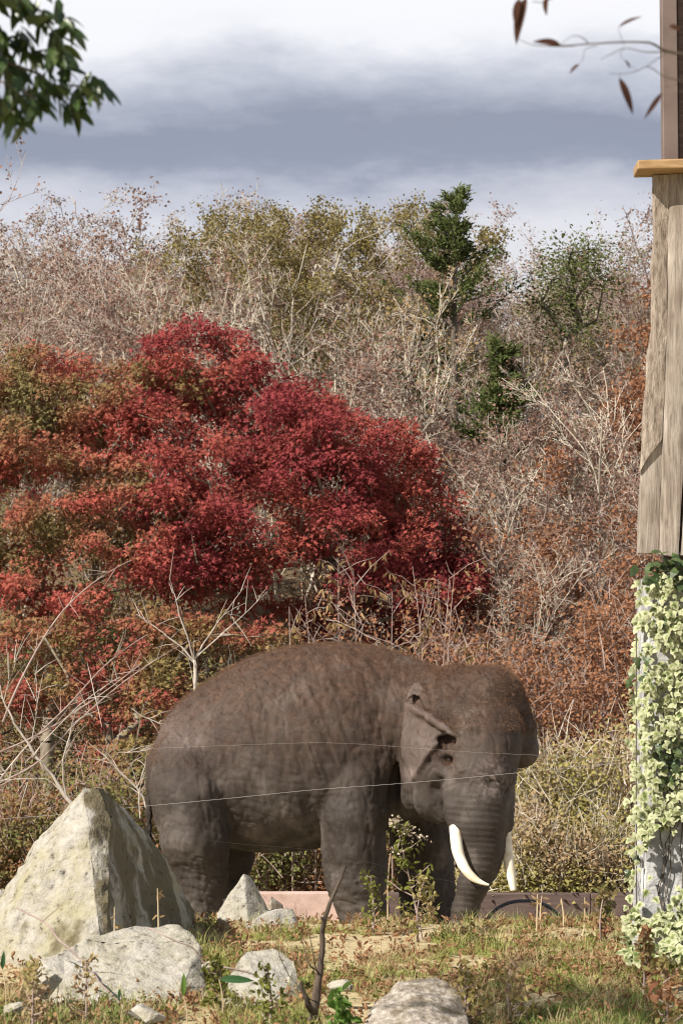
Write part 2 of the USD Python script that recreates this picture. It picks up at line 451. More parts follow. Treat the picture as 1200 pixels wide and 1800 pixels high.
# skull: two domes, temples, brow, cheeks
ball(812, 1258, 23.50, 74, 88, .40, k=.09)
ball(870, 1258, 23.58, 54, 84, .40, k=.07)
chain([(878, 1228, 23.52, 40), (905, 1285, 23.44, 36), (917, 1316, 23.40, 29)], k=.06)
ball(862, 1225, 23.34, 50, 52, .26, k=.08)
ball(858, 1290, 23.16, 60, 62, .28, k=.09)
ball(905, 1322, 23.36, 40, 28, .16, k=.06, rot=-.15)
ball(768, 1355, 23.24, 46, 58, .26, k=.09)
ball(768, 1405, 23.26, 42, 42, .22, k=.07)
ball(784, 1432, 23.16, 20, 20, .12, k=.05)
# trunk
chain([(854, 1318, 23.06, 62), (848, 1370, 22.96, 56), (846, 1412, 22.90, 51), (845, 1450, 22.87, 46), (850, 1490, 22.86, 36), (845, 1522, 22.86, 31), (831, 1556, 22.87, 26), (817, 1600, 22.90, 22), (808, 1636, 22.94, 20), (806, 1656, 22.99, 19)], k=.05)
ball(868, 1362, 22.80, 22, 34, .10, k=.06)
# tusk sheaths
chain([(800, 1390, 22.93, 25), (800, 1425, 22.86, 20), (800, 1446, 22.83, 15)], k=.05)
chain([(884, 1400, 22.93, 20), (888, 1450, 22.90, 15)], k=.05)
# tail
chain([(272, 1335, 24.0, 14), (265, 1380, 24.0, 9), (262, 1430, 24.0, 7), (261, 1475, 24.0, 5.5)], k=.03)
# upturned lower lip under the tusks
ball(806, 1452, 23.02, 15, 13, .10, k=.04)


def surf(px, py, near=22.4, far=24.9):
    """Depth at which the ray through the pixel first meets the animal."""
    ds = np.arange(near, far, .006)
    p = W(px, py, ds)
    val = ndimage.map_coordinates(ED, ((p - E_LO) / EH).T, order=1, mode='nearest')
    hit = np.argmax(val < 0)
    return float(ds[hit]) if val[hit] < 0 else far


# eye hollow, lids and brow
eye_d = surf(788, 1336)
ball(789, 1338, eye_d - .025, 12, 7.5, .045, k=.03, cut=True)
for seg in ([(766, 1330), (778, 1322), (794, 1323), (808, 1332)], [(774, 1347), (788, 1352), (804, 1347)], [(768, 1356), (787, 1365), (808, 1358)]):
    chain([(x, y, surf(x, y) + .002, 6) for x, y in seg], k=.016)
# temple hollow and mouth corner
td = surf(822, 1292)
ball(818, 1288, td - .05, 26, 16, .09, k=.06, cut=True)
td = surf(766, 1388)
ball(767, 1389, td - .025, 13, 9, .05, k=.03, rot=-.6, cut=True)
# hollow in the middle of the trunk's base
td = surf(864, 1382)
ball(864, 1380, td - .03, 8, 12, .05, k=.03, cut=True)

# fold where the neck meets the fore leg
for cx, cy, rz, ro in ((690, 1395, 90, -.12),):
    fd = surf(cx, cy)
    ball(cx, cy, fd + .045, 9, rz, .065, k=.075, rot=ro, cut=True)

# ear: a curved sheet with a folded upper rim
import shapely
ear_px = np.array([(716, 1232), (709, 1255), (705, 1285), (702, 1315), (706, 1338), (714, 1358), (722, 1372), (729, 1366), (735, 1348), (748, 1326), (762, 1309), (778, 1300), (792, 1294), (784, 1280), (765, 1262), (740, 1243)], float)


def sheet(poly_px, depth_fn, th, k):
    poly = shapely.Polygon(poly_px).buffer(3).buffer(-3)
    ring = np.array(poly.exterior.coords)
    P3 = W(ring[:, 0], ring[:, 1], 23.2)
    lo, hi = P3.min(0) - .12, P3.max(0) + .12
    lo[1], hi[1] = 22.8, 24.0

    def fn(X, Y, Z):
        # back to pixels, then the distance to the outline in metres
        rel = np.stack([X, Y, Z], -1).reshape(-1, 3) - EYE
        fw = rel[:, 1] * math.cos(PITCH) + rel[:, 2] * math.sin(PITCH)
        upv = -rel[:, 1] * math.sin(PITCH) + rel[:, 2] * math.cos(PITCH)
        px, py = 600 + F * rel[:, 0] / fw, 900 - F * upv / fw
        gxs, gys = np.arange(ring[:, 0].min() - 40, ring[:, 0].max() + 40, 2.0), np.arange(ring[:, 1].min() - 40, ring[:, 1].max() + 40, 2.0)
        gX, gY = np.meshgrid(gxs, gys, indexing='ij')
        ins = shapely.contains_xy(poly, gX.ravel(), gY.ravel())
        dist = shapely.distance(shapely.points(gX.ravel(), gY.ravel()), poly.exterior)
        sd = np.where(ins, -dist, dist).reshape(gX.shape)
        d2 = ndimage.map_coordinates(sd, np.array([(px - gxs[0]) / 2, (py - gys[0]) / 2]), order=1, mode='nearest') * 23.2 / F
        w = np.abs(rel[:, 1] - depth_fn(px, py)) - th
        r = .012
        d2, w = d2 + r, w + r
        return (np.minimum(np.maximum(d2, w), 0) + np.hypot(np.maximum(d2, 0), np.maximum(w, 0)) - r).reshape(X.shape)
    stamp(lo, hi, fn, k)


hx_, hy_ = np.arange(670, 831, 8.0), np.arange(1180, 1401, 8.0)
env = np.array([[surf(x, y) for y in hy_] for x in hx_])
env = ndimage.gaussian_filter(env, 1.5)


def head_depth(px, py):
    px, py = np.broadcast_arrays(np.asarray(px, float), np.asarray(py, float))
    c = np.array([(np.clip(px, 670, 830) - 670) / 8, (np.clip(py, 1180, 1396) - 1180) / 8])
    return ndimage.map_coordinates(env, c.reshape(2, -1), order=1, mode='nearest').reshape(px.shape)


def ear_depth(px, py):
    px, py = np.asarray(px, float), np.asarray(py, float)
    t = np.clip((788 - px) / 86, 0, 1.1)
    # the leaf of the ear starts at the skull, lifts off it and curls back to the neck at its outer edge
    dip = .045 * np.exp(-(((px - 740) / 20) ** 2 + ((py - 1295) / 26) ** 2))
    s = np.maximum((px - 792) * -.752 + (py - 1294) * -.663, 0)          # how far behind the ear's front edge
    bulge = .040 * np.exp(-(((px - 720) / 17) ** 2 + ((py - 1308) / 34) ** 2))
    return head_depth(px, py) - .066 - .050 * sstep(s, 2, 42) * (1 - .35 * sstep(t, .75, 1.05)) - bulge + dip * .5 + .009 * np.sin((py - 1240) / 12.0 + px / 30)


sheet(ear_px, ear_depth, .026, .02)
# rolled upper rim, running from the top of the ear down to the ear's root
chain([(x, y, float(ear_depth(x, y)) - o, r) for x, y, o, r in ((713, 1238, .02, 5), (735, 1251, .035, 6.5), (758, 1264, .05, 7.5), (780, 1279, .05, 7.5), (800, 1292, .03, 5))], k=.03)
flap = np.array([(712, 1236), (713, 1218), (722, 1204), (733, 1196), (741, 1197), (745, 1206), (752, 1218), (756, 1232), (757, 1250), (745, 1250), (736, 1226), (728, 1222)], float)
sheet(flap, lambda px, py: head_depth(px, py) - .10 + .0018 * (px - 712), .022, .012)
chain([(x, y, float(ear_depth(x, y)) - .01, r) for x, y, r in ((768, 1307, 6), (750, 1328, 6), (735, 1352, 5), (725, 1370, 5))], k=.015)
td = surf(773, 1296)
ball(786, 1300, td - .02, 26, 7, .07, k=.015, rot=-.12, cut=True)
ear_v = None

# flat soles
zz_ = EZ[None, None, :]
ED = np.maximum(ED, 0.012 - zz_).astype(np.float32)
ED_s = ndimage.gaussian_filter(ED, .7)
ev, ef = surface_nets(ED_s, E_LO, EH)


def smooth_mesh(v, f, times):
    from scipy.sparse import coo_matrix
    e = np.vstack([f[:, [0, 1]], f[:, [1, 2]], f[:, [2, 0]]])
    A = coo_matrix((np.ones(2 * len(e)), (np.r_[e[:, 0], e[:, 1]], np.r_[e[:, 1], e[:, 0]])), shape=(len(v), len(v))).tocsr()
    deg = np.maximum(np.asarray(A.sum(1)).ravel(), 1)[:, None]
    for _ in range(times):
        v = v + .5 * (A @ v / deg - v)
        v = v - .52 * (A @ v / deg - v)
    return v


ev = smooth_mesh(ev, ef, 6)
en = trimesh.Trimesh(ev, ef, process=False).vertex_normals


def px_of(v):
    rel = v - EYE
    fw = rel[:, 1] * math.cos(PITCH) + rel[:, 2] * math.sin(PITCH)
    upv = -rel[:, 1] * math.sin(PITCH) + rel[:, 2] * math.cos(PITCH)
    return 600 + F * rel[:, 0] / fw, 900 - F * upv / fw


# skin folds
epx, epy = px_of(ev)
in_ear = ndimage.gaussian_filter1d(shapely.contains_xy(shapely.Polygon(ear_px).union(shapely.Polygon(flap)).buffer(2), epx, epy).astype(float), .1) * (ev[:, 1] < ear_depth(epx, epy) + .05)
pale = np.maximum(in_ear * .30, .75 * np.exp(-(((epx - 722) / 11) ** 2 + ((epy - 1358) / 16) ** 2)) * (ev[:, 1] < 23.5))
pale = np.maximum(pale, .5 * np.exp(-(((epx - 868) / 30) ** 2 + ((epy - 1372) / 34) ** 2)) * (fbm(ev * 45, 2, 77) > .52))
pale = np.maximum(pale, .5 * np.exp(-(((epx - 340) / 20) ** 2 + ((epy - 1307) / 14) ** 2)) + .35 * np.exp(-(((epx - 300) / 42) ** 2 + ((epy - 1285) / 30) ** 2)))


def ridged(p, oct_=3, seed=0):
    return 1 - np.abs(2 * fbm(p, oct_, seed) - 1)


def crease(p, oct_=2, seed=0, w=.10):
    return -np.exp(-(np.abs(2 * fbm(p, oct_, seed) - 1) / w) ** 2)


head = sstep(epx, 690, 770) * (ev[:, 1] < 23.95)
trunk = sstep(epy, 1385, 1420) * sstep(epx, 780, 800) * (ev[:, 1] < 23.3)
legs = sstep(ev[:, 2], .95, .6)
body_w = np.clip(1 - head - trunk, 0, 1)
disp = body_w * .013 * (ridged(np.stack([ev[:, 0] * 7 + ev[:, 2] * 1.6, ev[:, 1] * 7, ev[:, 2] * 1.3], -1), 3, 3) - .7)
disp += .004 * (ridged(ev * [16, 16, 9], 3, 11) - .7) * (1 - trunk)
disp += body_w * .0065 * crease(np.stack([ev[:, 0] * 6 + ev[:, 2] * 1.2, ev[:, 1] * 5, ev[:, 2] * 1.6], -1), 3, 81, .09)
disp += body_w * .006 * crease(np.stack([ev[:, 0] * 13 - ev[:, 2] * 3.5, ev[:, 1] * 11, ev[:, 2] * 4.5], -1), 2, 82, .12)
disp += body_w * .0045 * crease(np.stack([ev[:, 0] * 5, ev[:, 1] * 5, ev[:, 2] * 13 + ev[:, 0] * 3], -1), 2, 83, .11)
disp += legs * (1 - trunk) * .007 * crease(ev * [5, 5, 17], 2, 84, .12)
disp += head * (1 - trunk) * .008 * crease(ev * [9, 9, 7], 2, 85, .10)
disp += body_w * sstep(epx, 500, 540) * (1 - sstep(epx, 565, 700)) * .030 * (ridged(np.stack([ev[:, 0] * 9 + ev[:, 2] * 3.2, ev[:, 1] * 2, ev[:, 2] * .9], -1), 2, 21) - .75)
neckw = sstep(epx, 640, 680) * (1 - sstep(epx, 700, 735)) * (ev[:, 2] > 1.0)
disp += neckw * .026 * (ridged(np.stack([ev[:, 0] * 12 - ev[:, 2] * 2.2, ev[:, 1] * 3, ev[:, 2] * 1.1], -1), 2, 31) - .7)
disp += legs * (1 - trunk) * .006 * (ridged(ev * [6, 6, 26], 2, 41) - .7)
disp += trunk * .0065 * (np.abs(np.sin(ev[:, 2] * 62 + 2.2 * noise(ev * 5, 51) + .8 * (epx - 840) / 40)) - .6)
disp += head * .004 * (fbm(ev * 14, 3, 61) - .5)
ev = ev + en * disp[:, None]

usdkit.material(stage, M('elephant_skin'), {
    'g': ('geometry', {}), 'sx': ('separate_xyz', {}), 'sn': ('separate_xyz', {}),
    'n1': ('noise_texture', {'scale': 2.6, 'detail': 5.0, 'roughness': .62}), 'n2': ('noise_texture', {'scale': 9.0, 'detail': 6.0, 'roughness': .7}),
    'm3': ('mapping', {'scale': (1, 1, .18)}), 'n3': ('noise_texture', {'scale': 26.0, 'detail': 5.0, 'roughness': .65}),
    'base': ('rgb_ramp', {'ramp': [(.3, (.024, .0175, .0145)), (.5, (.040, .031, .026)), (.7, (.076, .064, .057))]}),
    'brown': ('rgb_ramp', {'ramp': [(.3, (.046, .024, .015)), (.7, (.105, .057, .035))]}),
    'bz': ('map_range', {'from_min': 1.1, 'from_max': 2.5, 'to_min': -.1, 'to_max': 1.0, 'clamp': True}),
    'bn': ('math', {'math_type': 'multiply'}), 'bn2': ('map_range', {'from_min': .25, 'from_max': .75, 'to_min': .45, 'to_max': 1.15, 'clamp': True}),
    'x1': ('mix_color', {}), 'dust': ('map_range', {'from_min': .55, 'from_max': .72, 'to_min': 0.0, 'to_max': .5, 'clamp': True}), 'x2': ('mix_color', {'b': (.13, .105, .090)}),
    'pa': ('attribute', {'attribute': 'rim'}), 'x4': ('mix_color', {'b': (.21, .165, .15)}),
    'streak': ('map_range', {'from_min': .33, 'from_max': .6, 'to_min': .80, 'to_max': 1.06, 'clamp': True}), 'x3': ('mix_color', {'blend_type': 'multiply', 'fac': 1.0}),
    'cs': ('combine_xyz', {}),
    'v': ('voronoi_texture', {'feature': 'distance_to_edge', 'scale': 55.0, 'randomness': 1.0}), 'vs': ('map_range', {'from_min': 0.0, 'from_max': .22, 'to_min': 0.0, 'to_max': 1.0, 'clamp': True}),
    'hm': ('math', {'math_type': 'multiply_add', 'value2': 0.35}), 'b': ('bump', {'strength': .45, 'distance': .008}),
    'p': ('principled_bsdf', {'roughness': .72, 'specular_ior_level': .30})},
    [('g.position', 'sx.vector'), ('g.position', 'n1.vector'), ('g.position', 'n2.vector'), ('g.position', 'm3.vector'), ('m3.vector', 'n3.vector'), ('n1.fac', 'base.fac'), ('n2.fac', 'brown.fac'),
     ('sx.z', 'bz.value'), ('n2.fac', 'bn2.value'), ('bz.result', 'bn.value1'), ('bn2.result', 'bn.value2'), ('bn.value', 'x1.fac'), ('base.color', 'x1.a'), ('brown.color', 'x1.b'),
     ('n1.fac', 'dust.value'), ('dust.result', 'x2.fac'), ('x1.result', 'x2.a'), ('n3.fac', 'streak.value'), ('streak.result', 'cs.x'), ('streak.result', 'cs.y'), ('streak.result', 'cs.z'),
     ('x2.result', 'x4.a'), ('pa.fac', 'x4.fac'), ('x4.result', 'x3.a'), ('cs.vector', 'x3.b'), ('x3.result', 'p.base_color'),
     ('g.position', 'v.vector'), ('v.distance', 'vs.value'), ('vs.result', 'hm.value1'), ('n3.fac', 'hm.value3'), ('hm.value', 'b.height'), ('b.normal', 'p.normal')], surface='p.BSDF')
usdkit.material(stage, M('ivory'), {
    'g': ('geometry', {}), 'n': ('noise_texture', {'scale': 9.0, 'detail': 6.0}), 'r': ('rgb_ramp', {'ramp': [(.3, (.50, .42, .30)), (.5, (.68, .62, .50)), (.7, (.76, .72, .62))]}), 'p': ('principled_bsdf', {'roughness': .38})},
    [('g.position', 'n.vector'), ('n.fac', 'r.fac'), ('r.color', 'p.base_color')], surface='p.BSDF')
usdkit.material(stage, M('eye_dark'), {'p': ('principled_bsdf', {'base_color': (.02, .012, .008), 'roughness': .08})}, surface='p.BSDF')
usdkit.material(stage, M('toenail'), {'p': ('principled_bsdf', {'base_color': (.30, .26, .21), 'roughness': .6})}, surface='p.BSDF')
usdkit.material(stage, M('elephant_hair'), {
    'g': ('geometry', {}), 'n': ('noise_texture', {'scale': 40.0, 'detail': 1.0}), 'r': ('rgb_ramp', {'ramp': [(.3, (.07, .038, .023)), (.5, (.15, .088, .058)), (.7, (.25, .16, .11))]}), 'p': ('diffuse_bsdf', {})},
    [('g.position', 'n.vector'), ('n.fac', 'r.fac'), ('r.color', 'p.color')], surface='p.BSDF')
usdkit.material(stage, M('tail_hair'), {'p': ('principled_bsdf', {'base_color': (.02, .016, .014), 'roughness': .6})}, surface='p.BSDF')

el = thing('elephant', 'dark brown tusked elephant standing side on behind the grassy bank, head lowered to the right', 'elephant', (0, 24, 0))
part('body', (ev, ef), M('elephant_skin'), el, smooth=True, rim=pale)
# tusks
part('tusk', tube1([W(799, 1428, 22.86), W(800, 1455, 22.80), W(803, 1490, 22.72), W(813, 1520, 22.66), W(832, 1544, 22.60), W(859, 1556, 22.55)], np.array([.050, .051, .050, .045, .034, .008]), 16, 30), M('ivory'), el, smooth=60)
part('tusk', tube1([W(884, 1440, 22.93), W(889, 1475, 22.88), W(893, 1510, 22.84), W(898, 1540, 22.81), W(902, 1566, 22.78)], np.array([.046, .047, .046, .040, .024]), 16, 30), M('ivory'), el, smooth=60)
# near eye
es = trimesh.creation.icosphere(3, .027)
es.apply_translation(W(789, 1338, eye_d + .004))
part('eye', es, M('eye_dark'), el, smooth=True)
# toenails on the near feet and the far ones
rng = np.random.default_rng(4)
for cx, d, r in ((350, 23.56, 45), (384, 24.46, 44), (640, 23.48, 49), (750, 24.42, 49)):
    c = W(cx, 1652, d)
    R = r * d / F
    for a in np.radians([-150, -120, -90, -60, -25]):
        s = trimesh.creation.icosphere(2, 1.0)
        s.apply_scale([.028, .05, .045])
        s.apply_transform(trimesh.transformations.rotation_matrix(a + np.pi / 2, [0, 0, 1]))
        s.apply_translation([c[0] + math.cos(a) * (R - .012), d + math.sin(a) * (R - .012), .05])
        part('toenail', s, M('toenail'), el, smooth=True)
# tail tuft
tb = W(259, 1470, 24.0)
k = 160
st = tb + rng.normal(size=(k, 3)) * [.018, .018, .05]
P = np.stack([st, st + [0, 0, -.09] + rng.normal(size=(k, 3)) * .015, st + [0, 0, -.2] + rng.normal(size=(k, 3)) * .03], 1)
part('tail_tuft', tubes(P, np.array([[.003, .0025, .001]]).repeat(k, 0), 3), M('tail_hair'), el)


def in_ear_c(c):
    x, y = px_of(c)
    return shapely.contains_xy(shapely.Polygon(ear_px).union(shapely.Polygon(flap)).buffer(5), x, y)


def fur(name, mask_fn, count, length, seed):
    rng = np.random.default_rng(seed)
    tri = ev[ef]
    area = np.linalg.norm(np.cross(tri[:, 1] - tri[:, 0], tri[:, 2] - tri[:, 0]), axis=1)
    cen = tri.mean(1)
    fn_ = unit(np.cross(tri[:, 1] - tri[:, 0], tri[:, 2] - tri[:, 0]))
    w = area * mask_fn(cen, fn_)
    i = rng.choice(len(ef), count, p=w / w.sum())
    b = rng.dirichlet([1, 1, 1], count)
    p = (tri[i] * b[:, :, None]).sum(1)
    n = fn_[i]
    lean = unit(np.array([-.7, 0, -.55]) + rng.normal(size=(count, 3)) * .5)
    L = length * rng.uniform(.5, 1.25, count)[:, None]
    d1 = unit(n * .9 + lean * .5)
    d2 = unit(n * .35 + lean * .9)
    pts = np.stack([p - n * .003, p + d1 * L * .5, p + d1 * L * .5 + d2 * L * .5], 1)
    c = UsdGeom.BasisCurves.Define(stage, path_for(name, str(el.GetPath())))
    c.CreateTypeAttr('linear')
    c.CreatePointsAttr(Vt.Vec3fArray.FromNumpy((pts - el.origin).reshape(-1, 3).astype(np.float32)))
    c.CreateCurveVertexCountsAttr(Vt.IntArray.FromNumpy(np.full(count, 3, np.int32)))
    c.CreateWidthsAttr(Vt.FloatArray.FromNumpy(np.tile(np.array([.0016, .0013, .0006], np.float32), count)))
    c.SetWidthsInterpolation('vertex')
    UsdShade.MaterialBindingAPI.Apply(c.GetPrim()).Bind(UsdShade.Material.Get(stage, M('elephant_hair')))
    tag(c, kind='stuff')


fur('back_hair', lambda c, n: np.clip(n[:, 2] + .25, 0, 1) ** 1.3 * (c[:, 2] > 1.5) * (c[:, 0] < 1.0), 15000, .05, 8)
fur('head_hair', lambda c, n: (c[:, 2] > 1.66 + .22 * noise(c * 9, 5)) * (c[:, 0] > .8) * (1 - in_ear_c(c)) * (c[:, 1] < 24.1) * np.clip(n[:, 2] + .7, 0.05, 1), 8000, .055, 9)
# ---------------------------------------------------------------- trees and shrubs
def grow(bases, tips, rng, step=.35, straight=.25, bias=.30):
    """A branching skeleton that joins every tip to the nearest useful branch. Returns nodes, parents and how many tips hang on each."""
    nodes = [np.array(b, float) for b in bases]
    par = [-1] * len(nodes)
    plen = [0.0] * len(nodes)
    base = np.mean(nodes, 0)
    tips = np.asarray(tips, float)
    order = np.argsort(np.linalg.norm(tips - base, axis=1))
    N = np.zeros((len(nodes) + 40 * len(tips), 3))
    L = np.zeros(len(N))
    n = len(nodes)
    N[:n] = nodes
    parents = np.full(len(N), -1)
    for t in order:
        p = tips[t]
        d = np.linalg.norm(N[:n] - p, axis=1)
        back = np.maximum(0, N[:n, 2] - p[2])
        c = d + bias * L[:n] + .5 * back
        q = int(np.argmin(c))
        k = max(1, int(d[q] / step))
        a = N[q].copy()
        mid = rng.normal(size=3) * .09 * d[q] + np.array([0, 0, -.08 * d[q]])
        last = q
        for j in range(1, k + 1):
            s = j / k
            N[n] = a + (p - a) * s + mid * 4 * s * (1 - s) * .5 + rng.normal(size=3) * .018 * (j < k)
            parents[n] = last
            L[n] = L[last] + np.linalg.norm(N[n] - N[last])
            last = n
            n += 1
    w = np.ones(n)
    for i in range(n - 1, -1, -1):
        if parents[i] >= 0:
            w[parents[i]] += w[i]
    return N[:n], parents[:n], w


def skeleton_mesh(N, par, w, r0, rmin, pick, power=.5, sides=5):
    i = np.where((par >= 0) & pick)[0]
    if not len(i):
        return np.zeros((0, 3)), np.zeros((0, 3), int)
    r = np.maximum(r0 * (w / w.max()) ** power, rmin)
    rp = np.minimum(r[par[i]], r[i] * 1.35)
    P = np.stack([N[par[i]], N[i]], 1)
    return tubes(P, np.stack([rp, r[i]], 1), sides, cap=False)


def pads(rng, lobes, count, shell=.55):
    """Points in the outer part of a union of ellipsoids [(centre, radii)]."""
    c = np.array([l[0] for l in lobes], float)
    r = np.array([l[1] for l in lobes], float)
    wts = r.prod(1) ** .8
    out = np.zeros((0, 3))
    while len(out) < count:
        k = rng.choice(len(lobes), count * 2, p=wts / wts.sum())
        d = unit(rng.normal(size=(count * 2, 3)))
        u = rng.uniform(shell ** 3, 1, count * 2) ** (1 / 3)
        p = c[k] + d * u[:, None] * r[k]
        inner = np.zeros(len(p), bool)
        for cc, rr in zip(c, r):
            inner |= (((p - cc) / rr) ** 2).sum(1) < (shell * .8) ** 2
        out = np.vstack([out, p[~inner]])
    return out[:count]


def clump_leaves(rng, tips, per, size, rad, kind='maple', width=.8):
    """Leaves on the outside of rounded clumps, most of them on top."""
    k = len(tips) * per
    c = np.repeat(tips, per, 0)
    rr = np.repeat(rad * rng.uniform(.65, 1.35, len(tips)), per)[:, None]
    d = rand_dirs(rng, k, .35)
    off = d * rr * [1, 1, .72] * rng.uniform(.55, 1.08, k)[:, None] + rng.normal(size=(k, 3)) * .035
    along = unit(d * [1, 1, .3] + rng.normal(size=(k, 3)) * .55 + [0, 0, -.25])
    up = unit(d * .8 + rng.normal(size=(k, 3)) * .5 + [-.40, -.38, .45])
    L = size * rng.uniform(.5, 1.5, k)
    return leaves(c + off, along, up, L, L * width, kind)


def pad_leaves(rng, tips, per, size, spread=(.24, .24, .12), kind='lance', width=.6, droop=-.1):
    k = len(tips) * per
    c = np.repeat(tips, per, 0)
    o = rng.normal(size=(k, 3)) * spread
    along = unit(o * [1, 1, .6] + rng.normal(size=(k, 3)) * .12 + [0, 0, droop * .2])
    up = unit(rng.normal(size=(k, 3)) * .55 + [-.55, -.55, .65])
    L = size * rng.uniform(.65, 1.3, k)
    return leaves(c + o, along, up, L, L * width, kind)


# --- materials
leaf_mat('maple_crimson', [(0, (.25, .052, .056)), (.35, (.37, .085, .088)), (.7, (.47, .14, .13)), (.9, (.54, .23, .19)), (1, (.46, .28, .18))], .22,
         clump=[(0, (.32, .085, .065)), (.4, (.44, .16, .11)), (.75, (.42, .23, .14)), (1, (.27, .22, .10))], scale=.95, jitter=.5, shift=-.0)
leaf_mat('maple_orange', [(0, (.38, .10, .08)), (.35, (.50, .17, .13)), (.7, (.50, .25, .17)), (1, (.38, .25, .13))], .22,
         clump=[(0, (.19, .16, .07)), (.35, (.30, .20, .10)), (.65, (.45, .22, .15)), (1, (.46, .15, .12))], scale=.8, jitter=.5, shift=.02)
leaf_mat('pink_brown_leaf', [(0, (.26, .16, .125)), (.5, (.38, .255, .20)), (1, (.46, .34, .26))], .3)
leaf_mat('olive_leaf', [(0, (.22, .18, .07)), (.4, (.35, .26, .11)), (.75, (.42, .26, .15)), (1, (.30, .17, .10))], .3)
leaf_mat('rust_leaf', [(0, (.30, .15, .085)), (.5, (.44, .245, .14)), (.85, (.50, .34, .21)), (1, (.34, .28, .13))], .35)
leaf_mat('conifer_leaf', [(0, (.08, .10, .035)), (.6, (.17, .19, .06)), (1, (.30, .29, .10))], .25)
leaf_mat('evergreen_leaf', [(0, (.10, .115, .04)), (.6, (.21, .22, .075)), (1, (.36, .33, .13))], .3, gloss=.15)
leaf_mat('bush_leaf', [(0, (.34, .31, .11)), (.35, (.52, .45, .16)), (.65, (.62, .49, .24)), (.85, (.54, .35, .19)), (1, (.68, .57, .23))], .45,
         clump=[(0, (.40, .29, .18)), (.5, (.54, .40, .25)), (1, (.48, .31, .19))], scale=1.8)
leaf_mat('green_bush_leaf', [(0, (.20, .21, .08)), (.5, (.34, .33, .12)), (.8, (.46, .40, .16)), (1, (.50, .36, .18))], .45,
         clump=[(0, (.34, .17, .10)), (.5, (.40, .24, .14)), (1, (.24, .21, .09))], scale=1.5)
leaf_mat('straw_leaf', [(0, (.30, .21, .11)), (.5, (.46, .35, .21)), (1, (.58, .47, .31))], .25)
bark_mat('grey_bark', (.29, .255, .21), (.54, .49, .42), 9.0)
bark_mat('beige_bark', (.33, .285, .225), (.60, .54, .45), 9.0)
bark_mat('pink_bark', (.25, .20, .175), (.45, .38, .335), 9.0)
leaf_mat('maple_low', [(0, (.27, .075, .06)), (.4, (.37, .13, .095)), (.8, (.40, .19, .12)), (1, (.30, .23, .10))], .2, clump=[(0, (.22, .17, .07)), (.5, (.34, .21, .10)), (1, (.40, .14, .10))], scale=1.2)
bark_mat('maple_bark', (.12, .10, .07), (.30, .265, .20), 10.0)
bark_mat('dark_bark', (.055, .045, .036), (.16, .14, .115), 10.0)
bark_mat('pale_wood', (.26, .225, .19), (.50, .45, .40), 12.0)
bark_mat('cane_bark', (.19, .135, .115), (.38, .30, .27), 14.0)


def ground_at(px, d):
    x = W(px, 1300, d)[0]
    return np.array([x, d, float(ground_z(x, d))])


def crown_tree(name, label, cat, base_px, base_d, lobes_px, n_tips, per, leaf, lsize, mats, r0, seed, stems=3, kind='maple', shell=.5, spread=(.24, .24, .12), group=None, width=.8, stem_spread=.25, clump=0.0, bias=.3):
    """Lobes are (px, py, depth, rx px, rz px, ry m)."""
    rng = np.random.default_rng(seed)
    b = ground_at(base_px, base_d)
    lobes = [(W(x, y, d), (rx * d / F, ry, rz * d / F)) for x, y, d, rx, rz, ry in lobes_px]
    tips = pads(rng, lobes, n_tips, shell)
    tips = tips[tips[:, 2] > ground_z(tips[:, 0], tips[:, 1]) + .15]
    bases = [b + np.array([*(rng.normal(size=2) * stem_spread), -.15]) for _ in range(stems)]
    t = thing(name, label, cat, b, group)
    N, par, w = grow(bases, tips, rng, bias=bias)
    big = w > w.max() * .06
    part('trunk', skeleton_mesh(N, par, w, r0, .008, big, sides=7), M(mats[1]), t, smooth=True)
    part('branches', skeleton_mesh(N, par, w, r0, .0055, ~big, sides=3), M(mats[1]), t, kind='stuff')
    part('foliage', clump_leaves(rng, tips, per, lsize, clump, kind, width) if clump else pad_leaves(rng, tips, per, lsize, spread, kind, width), M(mats[0]), t, kind='stuff')
    return t


# the crimson maple: its outline read off the photograph as rounded shelves
D0 = 33.5
crimson = [(350, 648, D0 + .2, 112, 70, 1.0), (280, 760, D0 - .3, 80, 54, .9), (330, 900, D0 - 1.1, 100, 50, 1.0), (340, 1010, D0 - .9, 110, 42, .9), (450, 1050, D0 - .2, 90, 30, .8), (430, 700, D0, 105, 66, 1.0), (545, 720, D0 + .2, 62, 46, .7), (500, 770, D0 - .3, 125, 72, 1.2), (640, 790, D0, 95, 58, 1.0), (690, 830, D0 + .2, 80, 58, .9),
           (560, 850, D0 - .8, 120, 60, 1.1), (380, 830, D0 - .8, 130, 70, 1.1), (710, 905, D0, 85, 50, 1.0), (640, 940, D0 - .9, 120, 55, 1.1), (740, 960, D0 - .1, 80, 48, 1.0),
           (770, 1030, D0, 75, 58, 1.0), (690, 1040, D0 - .5, 105, 50, 1.1), (470, 950, D0 - 1.2, 110, 52, 1.0), (760, 1100, D0 + .3, 80, 36, .9), (600, 1095, D0 + .4, 110, 34, .8), (380, 960, D0 - 1.1, 80, 44, .9),
           (420, 1010, D0 - .9, 80, 34, .8)]
crown_tree('maple_tree', 'large crimson maple with dense rounded crown rising behind the elephant', 'tree', 440, D0, crimson, 500, 175, None, .060, ('maple_crimson', 'maple_bark'), .10, 11, stems=6, stem_spread=.35, shell=.62, clump=.225)
D1 = 33.0
